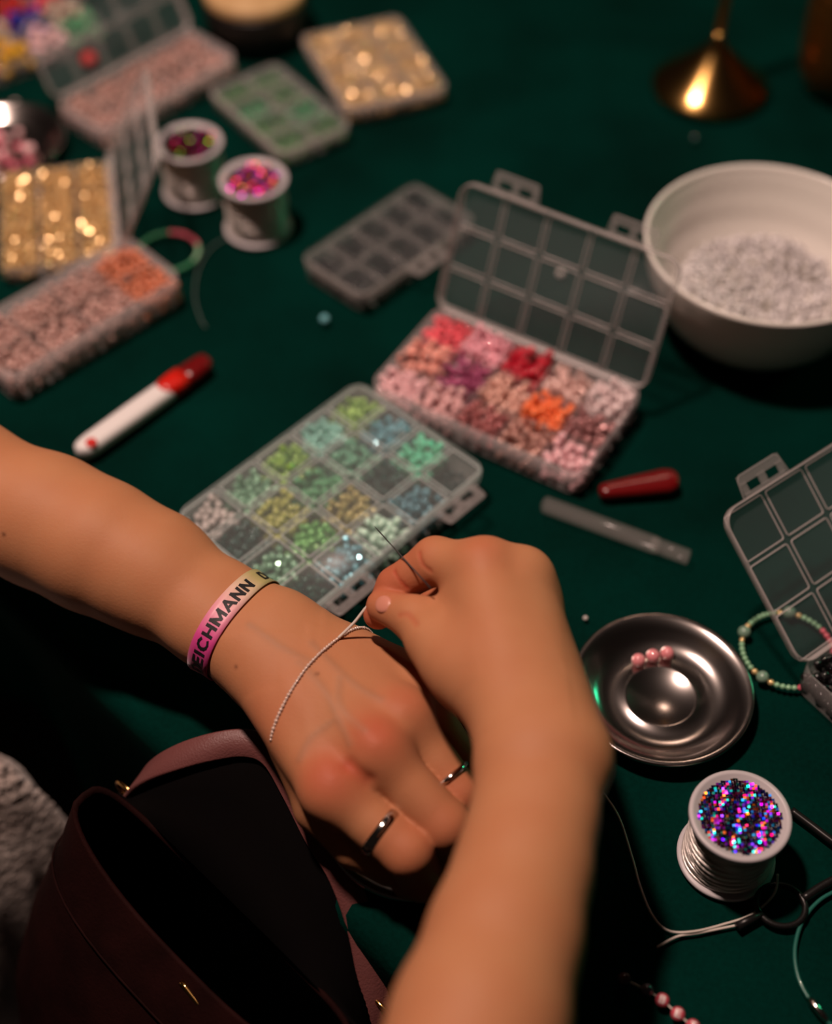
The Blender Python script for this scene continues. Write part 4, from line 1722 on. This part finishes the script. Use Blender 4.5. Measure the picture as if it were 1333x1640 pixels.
bm = bmesh.new()
prof = [(-.317, .030), (-.314, .040), (-.24, .046), (-.18, .040), (-.12, .026), (-.07, .010), (-.045, .0)]
loft(bm, [bag_loop(z, g) for z, g in prof] + [bag_loop(-.043, 0, .0015), bag_loop(-.047, 0, .003)], True)
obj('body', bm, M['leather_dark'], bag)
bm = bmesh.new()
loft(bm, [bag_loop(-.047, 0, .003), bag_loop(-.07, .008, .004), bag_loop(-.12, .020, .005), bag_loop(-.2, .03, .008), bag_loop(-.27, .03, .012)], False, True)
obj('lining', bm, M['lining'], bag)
# stitched panel and zip on the body
bm = bmesh.new()
tube(bm, [Vector(p) for p in bag_loop(-.075, .0125)], .0007, 6, closed=True)
obj('stitched_seam', bm, M['leather_dark'], bag)
strap = smooth_path([P(204, 1276, -.035), P(228, 1244, -.012), P(268, 1220, .004), P(330, 1199, .015), P(392, 1190, .019), P(436, 1207, .018), P(472, 1265, .016), P(508, 1335, .011), P(548, 1400, .0045), P(576, 1475, -.010), P(592, 1550, -.026), P(604, 1625, -.045), P(612, 1700, -.07)], 6)
# black sheet up to the strap, standing in for shade inside the arch
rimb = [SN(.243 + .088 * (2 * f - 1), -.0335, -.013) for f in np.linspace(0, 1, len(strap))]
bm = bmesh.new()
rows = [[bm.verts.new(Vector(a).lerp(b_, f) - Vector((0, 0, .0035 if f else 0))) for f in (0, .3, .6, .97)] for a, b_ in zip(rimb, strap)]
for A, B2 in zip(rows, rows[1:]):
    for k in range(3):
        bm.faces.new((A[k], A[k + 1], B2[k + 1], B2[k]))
pnl = obj('arch_shade_sheet', bm, M['lining'], bag)
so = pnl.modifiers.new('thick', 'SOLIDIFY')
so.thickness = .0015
bm = bmesh.new()
loops = []
for k, p in enumerate(strap):
    tt = (strap[min(k + 1, len(strap) - 1)] - strap[max(k - 1, 0)]).normalized()
    wv = (EN * 1.0 + Vector((0, 0, .55)))
    wv = (wv - tt * wv.dot(tt)).normalized()
    nv = tt.cross(wv)
    loops.append([p + wv * a * .0070 + nv * b_ * .0016 for a, b_ in ((-1, -.4), (-.9, -1), (.9, -1), (1, -.4), (1, .4), (.9, 1), (-.9, 1), (-1, .4))])
loft(bm, loops, True, True)
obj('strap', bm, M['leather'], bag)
for a_, b_ in ((P(206, 1272, -.032), Vector((.5, .5, 0))), (P(610, 1618, -.045), Vector((.5, .5, 0)))):
    bm = bmesh.new()
    u, w_ = ES, Vector((0, 0, 1))
    tube(bm, [a_ + u * .009 * math.cos(k * math.pi / 12) + w_ * .007 * math.sin(k * math.pi / 12) for k in range(24)], .0013, 8, closed=True)
    obj('strap_ring', bm, M['brass'], bag)
bm = bmesh.new()
tube(bm, smooth_path([SN(.25, -.074, -.026), SN(.28, -.0755, -.030), SN(.31, -.074, -.026)], 6), .0016, 6)
obj('zip', bm, M['brass'], bag)
